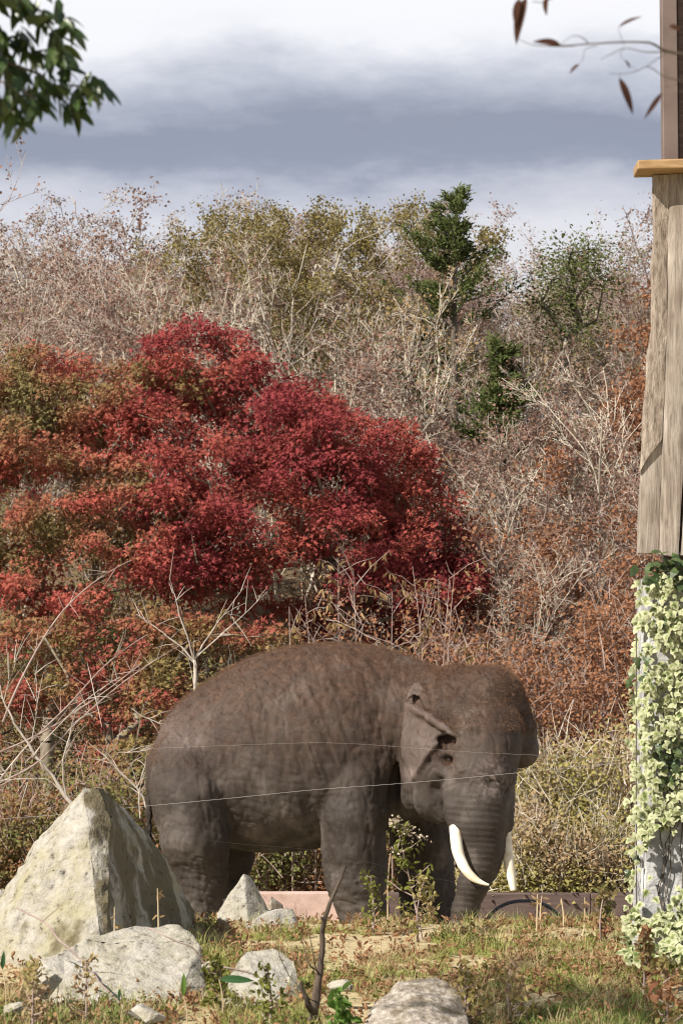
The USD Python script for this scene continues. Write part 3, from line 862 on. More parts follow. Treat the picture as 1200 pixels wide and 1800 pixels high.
orange = [(110, 650, D1 + 1.0, 90, 42, .9), (30, 720, D1 + .6, 110, 60, 1.1), (150, 720, D1 + .4, 110, 55, 1.0), (250, 690, D1 + .8, 75, 60, .8), (60, 800, D1, 120, 58, 1.1), (190, 800, D1, 90, 52, .9), (20, 960, D1 - .6, 90, 60, 1.0),
          (130, 920, D1 - .5, 110, 50, 1.1), (220, 960, D1 - .8, 90, 44, .9), (60, 1050, D1 - .8, 110, 44, 1.0), (150, 1060, D1 - 1.0, 60, 34, .8), (300, 690, D1 + .4, 60, 52, .8), (230, 870, D1 - .3, 80, 46, .9), (250, 1000, D1 - .7, 90, 40, .9), (-90, 800, D1, 130, 110, 1.2), (-110, 1000, D1 - .3, 120, 90, 1.1)]
crown_tree('maple_tree', 'orange and green tinged maple left of the crimson one, crown cut by the left edge', 'tree', 120, D1, orange, 400, 165, None, .060, ('maple_orange', 'maple_bark'), .085, 12, stems=5, stem_spread=.3, shell=.5, clump=.21)
low = [(60, 1130, 31.0, 100, 38, .8), (160, 1190, 30.8, 90, 36, .7), (250, 1180, 30.6, 80, 40, .7), (290, 1110, 31.2, 90, 34, .8), (200, 1250, 30.2, 70, 26, .6), (60, 1230, 30.5, 80, 40, .7), (280, 1230, 30.0, 60, 26, .6), (420, 1120, 31.4, 90, 26, .7), (200, 1330, 29.6, 80, 22, .5)]
crown_tree('maple_tree', 'low young red maple under the larger maples, left of the elephant\'s rump', 'tree', 190, 30.8, low, 170, 62, None, .07, ('maple_low', 'maple_bark'), .06, 13, stems=7, stem_spread=.55, shell=.2, clump=.19)


# --- bare trees of the woodland behind: trunk, limbs, boughs and twigs, level by level
def bare_tree(rng, height, r0, stems, levels, leafiness, spread=.75, leaf_len=.072, lean=0.0):
    tubes_ = []
    base = np.zeros((stems, 3))
    base[:, :2] = rng.normal(size=(stems, 2)) * .12 * (stems > 1)
    az = rng.uniform(0, 2 * np.pi, stems)
    tilt = (.12 if stems == 1 else .42) * rng.uniform(.5, 1.3, stems) * spread / .75
    d = np.stack([np.cos(az) * np.sin(tilt) + lean, np.sin(az) * np.sin(tilt) * .6, np.cos(tilt)], -1)
    org, dirs, L, R = base, unit(d), height * rng.uniform(.72, .95, stems), r0 * rng.uniform(.7, 1.0, stems)
    tips_p, tips_d = [], []
    for lv, kids in enumerate(levels + [0]):
        n = (8, 7, 5, 4, 3)[lv]
        k = len(org)
        P = np.zeros((k, n, 3))
        P[:, 0] = org
        dd = dirs.copy()
        step = L / (n - 1)
        for j in range(1, n):
            dd = unit(dd + rng.normal(size=(k, 3)) * (.10, .14, .17, .20, .22)[lv] + [0, 0, (.03, .07, .08, .06, .03)[lv]])
            P[:, j] = P[:, j - 1] + dd * step[:, None]
        s = np.linspace(0, 1, n)
        RR = np.maximum(R[:, None] * (1 - s * .70)[None], (.016, .009, .006, .0042, .0035)[lv])
        tubes_.append((lv, tubes(P, RR, (7, 5, 4, 3, 3)[lv], cap=False)))
        if lv >= 2:
            tips_p.append(P[:, -1])
            tips_d.append(unit(P[:, -1] - P[:, -2]))
            tips_p.append(P[:, -2])
            tips_d.append(unit(P[:, -1] - P[:, -2]))
        if not kids:
            break
        t = rng.uniform(.28 if lv == 0 else .15, 1.0, (k, kids))
        fi = t * (n - 1)
        i0 = np.clip(fi.astype(int), 0, n - 2)
        fr = (fi - i0)[..., None]
        A = np.take_along_axis(P, i0[..., None].repeat(3, -1), 1)
        B = np.take_along_axis(P, (i0 + 1)[..., None].repeat(3, -1), 1)
        o = A * (1 - fr) + B * fr
        tan = unit(B - A)
        perp = unit(np.cross(tan, rng.normal(size=tan.shape)))
        ang = rng.uniform(.45, 1.05, t.shape)[..., None] * spread / .75
        nd = unit(tan * np.cos(ang) + perp * np.sin(ang))
        nl = L[:, None] * (.62, .55, .5, .45)[lv] * rng.uniform(.55, 1.15, t.shape) * (1.15 - .62 * t)
        nr = R[:, None] * (1 - t * .78) * (.50, .52, .58, .6)[lv]
        org, dirs, L, R = o.reshape(-1, 3), nd.reshape(-1, 3), nl.ravel(), np.maximum(nr.ravel(), .004)
    trunk = join(*[m for lv, m in tubes_ if lv == 0])
    boughs = join(*[m for lv, m in tubes_ if lv in (1, 2)])
    twigs = join(*[m for lv, m in tubes_ if lv > 2])
    tp, td = np.vstack(tips_p), np.vstack(tips_d)
    k = int(len(tp) * leafiness)
    i = rng.integers(0, len(tp), k)
    p = tp[i] + rng.normal(size=(k, 3)) * .09
    along = unit(td[i] * .4 + rng.normal(size=(k, 3)) * .7 + [0, 0, -.35])
    Ls = leaf_len * rng.uniform(.6, 1.3, k)
    lv_ = leaves(p, along, unit(rng.normal(size=(k, 3)) * .7 + [-.4, -.4, .5]), Ls, Ls * .62, 'lance')
    return trunk, boughs, twigs, lv_


PROTO = {}


def woodland_tree(kind, px, top_py, d, label, seed, name='bare_tree'):
    """The first tree of a kind defines it; later ones refer to it, turned and scaled."""
    spec = {'grey': (8.0, .08, 1, [13, 7, 5, 4], .5, .80, 'grey_bark', 'pink_brown_leaf'), 'grey_many': (7.0, .05, 4, [8, 6, 5, 4], .45, .75, 'beige_bark', 'pink_brown_leaf'),
            'pink': (8.0, .075, 2, [10, 7, 5, 4], .75, .78, 'pink_bark', 'pink_brown_leaf'), 'olive': (8.0, .08, 2, [11, 7, 5, 4], 2.6, .80, 'grey_bark', 'olive_leaf'),
            'rust': (5.0, .05, 4, [8, 6, 5, 4], 1.5, .85, 'cane_bark', 'rust_leaf'), 'pink_many': (6.0, .05, 5, [8, 6, 5, 4], 1.0, .75, 'pink_bark', 'pink_brown_leaf'),
            'leaning': (8.0, .065, 1, [12, 7, 5, 4], .35, .62, 'beige_bark', 'straw_leaf')}[kind]
    b = ground_at(px, d)
    top = W(px, top_py, d)[2]
    s = 1.0
    rng = np.random.default_rng(seed)
    variant = (kind, seed % 2)
    if variant not in PROTO:
        x = thing(name, label, 'tree', b)
        PROTO[variant] = [x, 1.0]
        pr = np.random.default_rng(100 + seed)
        trunk, boughs, twigs, lf = bare_tree(pr, spec[0], spec[1], spec[2], spec[3], spec[4], spec[5], lean=.35 if kind == 'leaning' else 0)
        x.origin = np.zeros(3)
        PROTO[variant][1] = float(np.percentile(twigs[0][:, 2], 99.8))
        part('trunk', trunk, M(spec[6]), x, smooth=True)
        part('boughs', boughs, M(spec[6]), x)
        part('twigs', twigs, M(spec[6]), x, kind='stuff')
        part('leaves', lf, M(spec[7]), x, kind='stuff')
    else:
        x = UsdGeom.Xform.Define(stage, path_for(name))
        x.GetPrim().GetReferences().AddInternalReference(PROTO[variant][0].GetPath())
        x.GetPrim().SetInstanceable(True)
        x.ClearXformOpOrder()
        x.AddTranslateOp().Set(Gf.Vec3d(*map(float, b)))
        tag(x, label, 'tree')
    s = (top - b[2]) / PROTO[variant][1]
    x.AddRotateZOp().Set(float(rng.uniform(0, 360)) if kind != 'leaning' else float(rng.uniform(-25, 25)))
    x.AddScaleOp().Set(Gf.Vec3f(s, s, s))
    return x


WOOD = [  # kind, px, top py, depth, label
    ('pink', 15, 300, 50, 'tall pinkish twiggy tree at the left edge of the skyline'),
    ('grey_many', 95, 385, 52, 'bare grey tree with fine upright twigs, second along the left skyline'),
    ('pink', 175, 425, 46, 'sparse pink-brown tree above the orange maple'),
    ('grey_many', 262, 420, 49, 'pale bare tree with thin twigs over the gap between the two maples'),
    ('grey', 315, 318, 54, 'bare grey tree whose thin top pokes highest left of the olive crowns'),
    ('olive', 372, 340, 50, 'olive leaved tree at the left end of the olive crowns above the crimson maple'),
    ('olive', 455, 352, 47, 'broad olive brown tree in the middle of the olive crowns'),
    ('olive', 535, 350, 49, 'olive brown tree at the right end of the olive crowns'),
    ('grey', 600, 420, 44, 'pale branching bare tree right behind the top of the crimson maple'),
    ('pink', 690, 345, 51, 'thin pink leaved tree left of the cypress'),
    ('leaning', 640, 470, 41, 'pale bare tree with long branches leaning to the right beside the crimson maple'),
    ('pink', 845, 430, 48, 'pink-brown tree right of the cypress'),
    ('grey', 770, 520, 43, 'pale grey bare tree below the cypress'),
    ('grey_many', 920, 400, 52, 'sparse twiggy tree between the cypress and the round evergreen'),
    ('pink', 1045, 400, 53, 'tall pinkish tree behind the round evergreen'),
    ('pink', 1120, 410, 49, 'pink twiggy tree behind the timber post'),
    ('rust', 1045, 530, 40, 'reddish brown leaved tree beside the upper timber post'),
    ('grey', 960, 590, 39, 'grey bare tree below the round evergreen'),
    ('leaning', 840, 640, 39, 'bare tree with diagonal pale branches right of the crimson maple'),
    ('pink_many', 720, 600, 40, 'dull pink many stemmed tree at the right shoulder of the crimson maple'),
    ('grey_many', 1090, 640, 37, 'pale many stemmed tree next to the middle of the timber post'),
    ('pink_many', 900, 690, 37, 'many stemmed pinkish shrubby tree in the middle of the right hand thicket'),
    ('grey_many', 830, 760, 36, 'beige twiggy tree hugging the right side of the crimson maple'),
    ('rust', 1000, 800, 34.5, 'rust leaved small tree left of the lower timber post'),
    ('pink_many', 1100, 800, 35.5, 'pinkish thicket tree partly behind the lower timber post'),
    ('grey_many', 880, 900, 33, 'pale stemmed bush tree right of the crimson maple\'s dark lower edge'),
    ('rust', 1060, 940, 31.5, 'bright rust leaved bush tree beside the top of the ivy'),
    ('rust', 950, 1030, 31, 'rust leaved bush behind the elephant\'s forehead'),
    ('grey_many', 20, 540, 42, 'grey twiggy tree behind the orange maple at the left edge'),
    ('pink_many', 150, 530, 43, 'pink-brown twiggy tree just above the orange maple'),
    ('grey', 420, 480, 42, 'pale bare tree rising straight behind the top of the crimson maple'),
    ('grey_many', 520, 520, 40, 'pale many stemmed tree behind the right half of the crimson crown'),
]
for i, (kind, px, py, d, label) in enumerate(WOOD):
    woodland_tree(kind, px, py, d, label, i)


# --- far woodland on the crest, one grey-brown mass
rng = np.random.default_rng(77)
stf = UsdGeom.PointInstancer.Define(stage, path_for('far_woodland'))
tag(stf, 'grey brown mass of bare twiggy woodland on the slope behind the single trees', 'woodland', kind='stuff')
far_path = str(stf.GetPath())
for i in range(3):
    pr = np.random.default_rng(300 + i)
    tr, bo, tw, lf = bare_tree(pr, 6.0, .06, 3, [9, 6, 5, 3], (.5, .9, 1.2)[i], .8)
    px_ = UsdGeom.Xform.Define(stage, f'{far_path}/tree_form_{i + 1:03d}')
    usdkit.mesh(stage, f'{px_.GetPath()}/wood', join(tr, bo, tw), M(('grey_bark', 'pink_bark', 'grey_bark')[i]))
    usdkit.mesh(stage, f'{px_.GetPath()}/leaves', lf, M(('pink_brown_leaf', 'pink_brown_leaf', 'olive_leaf')[i]))
    stf.GetPrototypesRel().AddTarget(px_.GetPath())
pos, sc, qs, pid = [], [], [], []
for d in (56, 60, 64, 69, 75):
    for px in np.arange(-160, 1360, 62):
        dd, pp = d + rng.normal() * 1.2, px + rng.normal() * 22
        b = ground_at(pp, dd)
        top_py = 470 + 90 * math.sin(pp * .011 + d) + rng.normal() * 40 + (60 if pp > 640 else 0)
        h = max(2.2, W(pp, top_py, dd)[2] - b[2])
        pos.append(b)
        s = h / 7.3
        sc.append((s * 1.25, s * 1.25, s))
        a = rng.uniform(0, np.pi)
        qs.append(Gf.Quath(math.cos(a), 0, 0, math.sin(a)))
        pid.append(int(rng.integers(0, 3)))
stf.CreatePositionsAttr(Vt.Vec3fArray.FromNumpy(np.array(pos, np.float32)))
stf.CreateScalesAttr(Vt.Vec3fArray.FromNumpy(np.array(sc, np.float32)))
stf.CreateOrientationsAttr(Vt.QuathArray(qs))
stf.CreateProtoIndicesAttr(Vt.IntArray(pid))


# --- evergreens
def conifer(label, px, top_py, d, width_px, seed, bot_py):
    rng = np.random.default_rng(seed)
    b = ground_at(px, d)
    top, bot = W(px, top_py, d)[2], W(px, bot_py, d)[2]
    Wd = width_px * d / F
    t = thing('cypress_tree', label, 'tree', b)
    part('trunk', tube1([b - [0, 0, .2], [b[0], b[1], (b[2] + top) / 2], [b[0] + .05, b[1], top]], [.12, .07, .012], 7, 10), M('dark_bark'), t, smooth=True)
    n = 52
    u = rng.uniform(0, 1, n) ** .85
    z = top - (top - bot) * u
    az = rng.uniform(0, 2 * np.pi, n)
    L = Wd * (.10 + .90 * u ** .9) * rng.uniform(.3, 1.3, n)
    o = np.stack([np.full(n, b[0]), np.full(n, b[1]), z], -1)
    dirv = np.stack([np.cos(az), np.sin(az), rng.uniform(.15, .85, n)], -1)
    P = np.stack([o, o + dirv * L[:, None] * .5, o + dirv * L[:, None] + [0, 0, 1] * (L * .15)[:, None]], 1)
    part('branches', tubes(P, np.array([[.018, .012, .004]]).repeat(n, 0), 3, cap=False), M('dark_bark'), t, kind='stuff')
    s = rng.uniform(.2, 1.05, (n, 110))
    pts = (P[:, 0, None] * (1 - s[..., None]) + P[:, 2, None] * s[..., None]).reshape(-1, 3)
    k = len(pts)
    pts = pts + rng.normal(size=(k, 3)) * [.055, .055, .04]
    al = unit(np.repeat(dirv, 110, 0) * .7 + rng.normal(size=(k, 3)) * .5 + [0, 0, .15])
    Ls = .10 * rng.uniform(.6, 1.3, k)
    part('foliage', leaves(pts, al, unit(rng.normal(size=(k, 3)) * .6 + [-.5, -.5, .6]), Ls, Ls * .34, 'lance'), M('conifer_leaf'), t, kind='stuff')


conifer('dark green pointed cypress standing highest on the right hand skyline', 800, 338, 45, 120, 51, 580)
conifer('low dark green conifer half buried in bare branches below the cypress', 885, 610, 38.5, 90, 52, 800)
conifer('dim green conifer behind pale twigs between the crimson maple and the cypress', 765, 560, 46, 90, 53, 760)
crown_tree('evergreen_tree', 'round topped broadleaf evergreen with glossy clumps left of the timber post', 'tree', 1010, 46, [(1016, 455, 46, 32, 26, .6), (980, 480, 46, 34, 24, .6), (1050, 488, 46, 26, 22, .5), (1005, 520, 46, 40, 26, .5), (970, 530, 46, 24, 20, .5), (1035, 560, 46, 26, 24, .5), (995, 590, 46, 22, 22, .5)], 60, 75, None, .075, ('evergreen_leaf', 'dark_bark'), .09, 54, stems=1, kind='lance', shell=.15, spread=(.26, .26, .16), width=.42)


# --- thicket along the back of the paddock
def bush(label, px, top_py, d, half_px, leaf, bark, seed, per=26, lsize=.052, n=150, name='bush', twiggy=0, spread=(.14, .14, .10), kind='lance', ry=.7, width=.62):
    rng = np.random.default_rng(seed)
    b = ground_at(px, d)
    top = W(px, top_py, d)[2]
    h = max(top - b[2], .3)
    hw = half_px * d / F
    tips = b + np.stack([rng.normal(size=n) * hw * .5, rng.uniform(-ry, ry, n), h * rng.uniform(.12, 1.0, n) ** .8], -1)
    tips[:, 2] = b[2] + (tips[:, 2] - b[2]) * (1 - .45 * np.clip(np.abs(tips[:, 0] - b[0]) / hw, 0, 1) ** 2) * rng.uniform(.62, 1.28, n)
    bases = [b + np.array([rng.normal() * hw * .45, rng.normal() * ry * .4, -.1]) for _ in range(9)]
    t = thing(name, label, 'bush', b)
    bark = 'beige_bark' if leaf == 'bush_leaf' else bark
    N, par, w = grow(bases, tips, rng, step=.3, bias=.15)
    part('stems', skeleton_mesh(N, par, w, .03, .004, np.ones(len(N), bool), sides=3), M(bark), t, kind='stuff')
    if twiggy:
        k = n * twiggy
        o = np.repeat(tips, twiggy, 0) + rng.normal(size=(k, 3)) * .12
        dv = unit(rng.normal(size=(k, 3)) * [.6, .5, .5] + [0, 0, .9])
        Lt = rng.uniform(.15, .5, k)[:, None]
        P = np.stack([o, o + dv * Lt * .5, o + dv * Lt + rng.normal(size=(k, 3)) * .03], 1)
        part('twigs', tubes(P, np.array([[.005, .004, .0025]]).repeat(k, 0), 3, cap=False), M(bark), t, kind='stuff')
    part('foliage', pad_leaves(rng, tips, per, lsize, spread, kind, width), M(leaf), t, kind='stuff')
    return t


BUSH = [
    ('olive and yellow bramble bush at the left edge behind the pointed boulder', 30, 1400, 28.6, 110, 'green_bush_leaf', 'cane_bark', 30),
    ('green and reddish bush between the pointed boulder and the elephant\'s rump', 190, 1385, 28.4, 110, 'green_bush_leaf', 'cane_bark', 28),
    ('shaded green bush seen under the elephant\'s belly', 480, 1430, 28.2, 110, 'green_bush_leaf', 'cane_bark', 22),
    ('leafy undergrowth hidden mostly by the elephant\'s flank', 390, 1240, 29.6, 110, 'green_bush_leaf', 'dark_bark', 22),
    ('dry brown undergrowth just above the elephant\'s back', 610, 1120, 30.2, 130, 'rust_leaf', 'cane_bark', 10),
    ('brown tangle above the elephant\'s shoulder', 770, 1120, 30.0, 110, 'rust_leaf', 'cane_bark', 10),
    ('tall rust and yellow thicket right of the elephant\'s brow', 960, 1180, 29.4, 90, 'rust_leaf', 'cane_bark', 20),
    ('rust brown bush beside the middle of the ivy', 1070, 1140, 29.8, 100, 'rust_leaf', 'cane_bark', 24),
    ('yellow green thicket between the far tusk and the ivy', 960, 1350, 28.2, 90, 'bush_leaf', 'cane_bark', 32),
    ('yellow and brown bramble thicket beside the bare concrete patch', 1070, 1340, 28.4, 95, 'bush_leaf', 'cane_bark', 32),
    ('low yellow leaved brambles along the kerb right of the trunk', 930, 1460, 27.6, 80, 'bush_leaf', 'cane_bark', 30),
    ('low golden brambles along the kerb left of the ivy', 1050, 1450, 27.6, 90, 'bush_leaf', 'cane_bark', 30),
    ('brown leaved bush behind the elephant\'s head and neck', 860, 1190, 29.2, 90, 'rust_leaf', 'cane_bark', 16),
    ('dark leafy bush behind the elephant\'s chest', 700, 1380, 28.4, 120, 'green_bush_leaf', 'dark_bark', 20),
    ('dark undergrowth under the orange maple at the left edge', 20, 1080, 35.0, 130, 'green_bush_leaf', 'dark_bark', 22),
    ('olive undergrowth seen between the orange maple and the low young maple', 160, 1010, 35.4, 130, 'green_bush_leaf', 'dark_bark', 22),
    ('brown undergrowth in the gap under the left half of the crimson crown', 300, 1010, 35.6, 120, 'rust_leaf', 'dark_bark', 16),
    ('yellowish undergrowth around the stems of the crimson maple', 430, 1020, 35.6, 110, 'bush_leaf', 'dark_bark', 16),
    ('brown undergrowth under the right half of the crimson crown', 570, 1050, 35.4, 130, 'rust_leaf', 'dark_bark', 16),
    ('reddish undergrowth under the dark lower edge of the crimson maple', 730, 1080, 35.0, 130, 'rust_leaf', 'dark_bark', 14),
    ('pale olive undergrowth in the gap between the two maple crowns at mid height', 215, 860, 37.5, 120, 'green_bush_leaf', 'cane_bark', 16),
    ('green shrub showing at the left edge above the orange maple', -10, 640, 40.0, 90, 'green_bush_leaf', 'cane_bark', 20),
    ('green bush behind the ivy at the right edge', 1180, 1250, 29.0, 90, 'bush_leaf', 'cane_bark', 22),
]
for i, (label, px, py, d, hw, leaf, bark, per) in enumerate(BUSH):
    bush(label, px, py, d, hw, leaf, bark, 400 + i, per=int(per * 2.0), n=190, twiggy=4 if leaf == 'bush_leaf' else 2, spread=(.17, .17, .13))
# ---------------------------------------------------------------- rocks
def rock_mat(name, stain_shade, lich, edge=50.0, tone=1.0):
    g_ = tone
    usdkit.material(stage, M(name), {
    'g': ('geometry', {}), 'n': ('noise_texture', {'scale': 3.2, 'detail': 7.0, 'roughness': .68}), 'n2': ('noise_texture', {'scale': 16.0, 'detail': 5.0, 'roughness': .7}), 'n3': ('noise_texture', {'scale': 60.0, 'detail': 3.0}),
    'r': ('rgb_ramp', {'ramp': [(.28, (.20 * g_, .18 * g_, .15 * g_)), (.42, (.34 * g_, .315 * g_, .275 * g_)), (.58, (.44 * g_, .415 * g_, .37 * g_)), (.8, (.52 * g_, .495 * g_, .45 * g_))]}),
    'lich': ('rgb_ramp', {'ramp': [(.42, (0, 0, 0)), (.60, (lich, lich, lich))]}), 'x': ('mix_color', {'b': (.27, .245, .125)}),
    'm5': ('mapping', {'scale': (1.6, 1.6, .7)}), 'n5': ('noise_texture', {'scale': 2.3, 'detail': 6.0, 'roughness': .6}), 'vd': ('vector_math', {'math_type': 'dot_product', 'vector2': (.93, -.20, .30)}), 'vm': ('map_range', {'from_min': edge - .10, 'from_max': edge + .10, 'to_min': -.12, 'to_max': .14, 'clamp': True}), 'sa': ('math', {'math_type': 'add'}),  # past the edge plane the brown stain thickens, painting shade on that side
    'st': ('rgb_ramp', {'ramp': [(.46, (0, 0, 0)), (.56, (stain_shade, stain_shade, stain_shade))]}), 'x5': ('mix_color', {'b': (.105, .085, .045)}),
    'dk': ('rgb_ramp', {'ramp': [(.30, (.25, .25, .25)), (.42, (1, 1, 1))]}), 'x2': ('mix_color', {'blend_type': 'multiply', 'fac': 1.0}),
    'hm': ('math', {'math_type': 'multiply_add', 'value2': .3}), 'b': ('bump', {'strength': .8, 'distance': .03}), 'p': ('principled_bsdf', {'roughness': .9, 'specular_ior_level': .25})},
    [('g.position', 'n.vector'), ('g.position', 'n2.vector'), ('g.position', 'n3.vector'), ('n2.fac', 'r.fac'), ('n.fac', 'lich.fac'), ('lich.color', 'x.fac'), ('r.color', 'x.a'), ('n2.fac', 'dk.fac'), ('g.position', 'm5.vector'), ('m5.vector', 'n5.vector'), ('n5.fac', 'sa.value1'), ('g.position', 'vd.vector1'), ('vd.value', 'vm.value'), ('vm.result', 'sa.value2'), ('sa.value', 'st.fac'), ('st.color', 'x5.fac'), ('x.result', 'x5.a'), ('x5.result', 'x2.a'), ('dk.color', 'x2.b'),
     ('x2.result', 'p.base_color'), ('n3.fac', 'hm.value1'), ('n2.fac', 'hm.value3'), ('hm.value', 'b.height'), ('b.normal', 'p.normal')], surface='p.BSDF')


rock_mat('pale_rock', .25, .35, tone=.86)
rock_mat('lichen_shaded_rock', .9, .6, float(W(188, 1560, 17.45) @ [.93, -.20, .30]), .80)  # lichen and stain, plus shade painted into the colour of the right face
usdkit.material(stage, M('mossy_rock'), {
    'g': ('geometry', {}), 'n': ('noise_texture', {'scale': 5.0, 'detail': 7.0, 'roughness': .68}), 'n2': ('noise_texture', {'scale': 22.0, 'detail': 5.0, 'roughness': .7}),
    'r': ('rgb_ramp', {'ramp': [(.28, (.09, .07, .05)), (.45, (.25, .21, .17)), (.6, (.42, .38, .33)), (.8, (.52, .48, .43))]}),
    'lich': ('rgb_ramp', {'ramp': [(.48, (0, 0, 0)), (.62, (.8, .8, .8))]}), 'x': ('mix_color', {'b': (.13, .10, .05)}),
    'b': ('bump', {'strength': .9, 'distance': .03}), 'p': ('principled_bsdf', {'roughness': .92, 'specular_ior_level': .2})},
    [('g.position', 'n.vector'), ('g.position', 'n2.vector'), ('n2.fac', 'r.fac'), ('n.fac', 'lich.fac'), ('lich.color', 'x.fac'), ('r.color', 'x.a'), ('x.result', 'p.base_color'), ('n2.fac', 'b.height'), ('b.normal', 'p.normal')], surface='p.BSDF')


def rock(label, pts, mat, seed, rough=.05, edge=.045, name='boulder', round_=0, facet=5.0):
    pts = np.asarray(pts, float)
    h = trimesh.convex.convex_hull(pts)
    v, f = trimesh.remesh.subdivide_to_size(h.vertices, h.faces, edge, max_iter=12)
    m = trimesh.Trimesh(v, f)
    m.merge_vertices(digits_vertex=5)
    v = np.array(m.vertices)
    v = smooth_mesh(np.array(m.vertices), np.array(m.faces), 1 + round_)
    m = trimesh.Trimesh(v, m.faces, process=False)
    n = np.array(m.vertex_normals)
    dsp = (fbm(v * 2.2, 4, seed) - .5) * rough * 2 + (np.abs(2 * fbm(v * facet, 3, seed + 5) - 1) - .3) * rough * .8 + (fbm(v * 18, 3, seed + 9) - .5) * rough * .35
    v = v + n * dsp[:, None]
    c = v.mean(0)
    t = tag(part(name, (v, np.array(m.faces)), M(mat), '/World', smooth=38), label, 'rock')
    return t


def RP(*pts):
    return np.array([W(x, y, d) for x, y, d in pts])


rock('large pale pointed boulder, sunlit on its left face and dark on its right', RP((146, 1384, 17.75), (172, 1388, 17.8), (192, 1404, 18.0), (140, 1398, 18.4), (192, 1440, 17.72), (170, 1520, 17.52), (186, 1640, 17.2), (188, 1760, 16.9), (-80, 1760, 17.3), (-60, 1640, 18.2), (30, 1580, 17.75), (375, 1720, 19.1), (345, 1605, 19.2), (292, 1510, 19.0), (215, 1420, 18.6), (160, 1700, 19.8)), 'lichen_shaded_rock', 3, rough=.06)
rock('small pale pointed rock between the elephant\'s hind and front feet', RP((428, 1538, 19.4), (440, 1542, 19.5), (378, 1605, 19.3), (384, 1660, 19.2), (470, 1600, 19.4), (505, 1660, 19.5), (440, 1670, 19.1), (430, 1640, 19.9), (462, 1575, 19.45)), 'pale_rock', 13, rough=.025)
rock('low pale rock in the dry grass at the foot of the small pointed rock', RP((470, 1600, 19.0), (515, 1596, 19.1), (532, 1640, 19.0), (430, 1622, 18.9), (425, 1670, 18.7), (525, 1670, 18.8), (480, 1660, 19.4)), 'pale_rock', 17, rough=.03, round_=3)
rock('broad flat topped pale boulder in front of the pointed boulder', RP((150, 1655, 16.6), (215, 1634, 16.8), (310, 1630, 16.9), (350, 1660, 16.7), (372, 1760, 16.3), (120, 1770, 15.9), (300, 1790, 15.8), (40, 1780, 16.1), (200, 1700, 17.4), (330, 1690, 17.3), (70, 1690, 16.4)), 'pale_rock', 23, rough=.05, round_=1)
rock('half buried pale rock left of the dark broken stick', RP((395, 1730, 16.2), (430, 1672, 16.5), (480, 1668, 16.6), (520, 1690, 16.5), (540, 1780, 16.1), (385, 1800, 15.8), (480, 1800, 15.7), (450, 1700, 17.0)), 'pale_rock', 29, rough=.04, round_=1)
rock('brown stained boulder at the bottom edge below the elephant\'s front leg', RP((640, 1800, 14.6), (655, 1760, 14.8), (700, 1722, 15.0), (770, 1712, 15.1), (815, 1750, 14.9), (830, 1830, 14.4), (640, 1860, 14.2), (740, 1790, 15.6), (740, 1850, 14.1)), 'mossy_rock', 37, rough=.05, round_=2)
rock('grey rock at the far left edge behind the pointed boulder', RP((-60, 1560, 20.2), (20, 1566, 20.2), (35, 1590, 20.3), (40, 1700, 20.2), (-90, 1700, 20.0), (-20, 1650, 20.8), (-10, 1700, 19.8)), 'pale_rock', 41, rough=.03, round_=1)
rock('small dark stone leaning on the small pale pointed rock', RP((476, 1575, 19.75), (497, 1592, 19.8), (500, 1602, 19.75), (470, 1600, 19.7), (484, 1610, 19.95), (480, 1618, 19.6)), 'mossy_rock', 43, rough=.015)

rng = np.random.default_rng(8)
for lab, px, py, d, r in (('fist sized pale stone at the lower left corner', 30, 1775, 15.4, 30), ('pale stone between the flat boulder and the left edge', 75, 1735, 15.7, 42), ('pale stone in front of the flat boulder', 255, 1785, 15.2, 40), ('small pale stone right of the flat boulder', 372, 1700, 16.3, 20), ('flat pale stone in the dry grass right of the half buried rock', 600, 1735, 15.9, 26)):
    k = 14
    dd = unit(rng.normal(size=(k, 3))) * [1, .8, .62] * r * d / F * rng.uniform(.8, 1.15, (k, 1))
    rock(lab, W(px, py, d) + dd, 'pale_rock', int(px), rough=.02, edge=.04, name='stone', round_=1)
# ---------------------------------------------------------------- shelter corner with ivy at the right
DP = 17.6
usdkit.material(stage, M('weathered_wood'), {
    'g': ('geometry', {}), 'mp': ('mapping', {'scale': (6, 6, .55)}), 'n': ('noise_texture', {'scale': 7.0, 'detail': 7.0, 'roughness': .68, 'distortion': .6}), 'n2': ('noise_texture', {'scale': 2.0, 'detail': 4.0}),
    'r': ('rgb_ramp', {'ramp': [(.28, (.15, .125, .105)), (.45, (.32, .28, .24)), (.6, (.44, .39, .34)), (.75, (.54, .49, .43))]}),
    'r2': ('rgb_ramp', {'ramp': [(.35, (.62, .58, .55)), (.65, (1, 1, 1))]}), 'x': ('mix_color', {'blend_type': 'multiply', 'fac': 1.0}),
    'b': ('bump', {'strength': .8, 'distance': .012}), 'p': ('principled_bsdf', {'roughness': .9, 'specular_ior_level': .15})},
    [('g.position', 'mp.vector'), ('mp.vector', 'n.vector'), ('g.position', 'n2.vector'), ('n.fac', 'r.fac'), ('n2.fac', 'r2.fac'), ('r.color', 'x.a'), ('r2.color', 'x.b'), ('x.result', 'p.base_color'), ('n.fac', 'b.height'), ('b.normal', 'p.normal')], surface='p.BSDF')
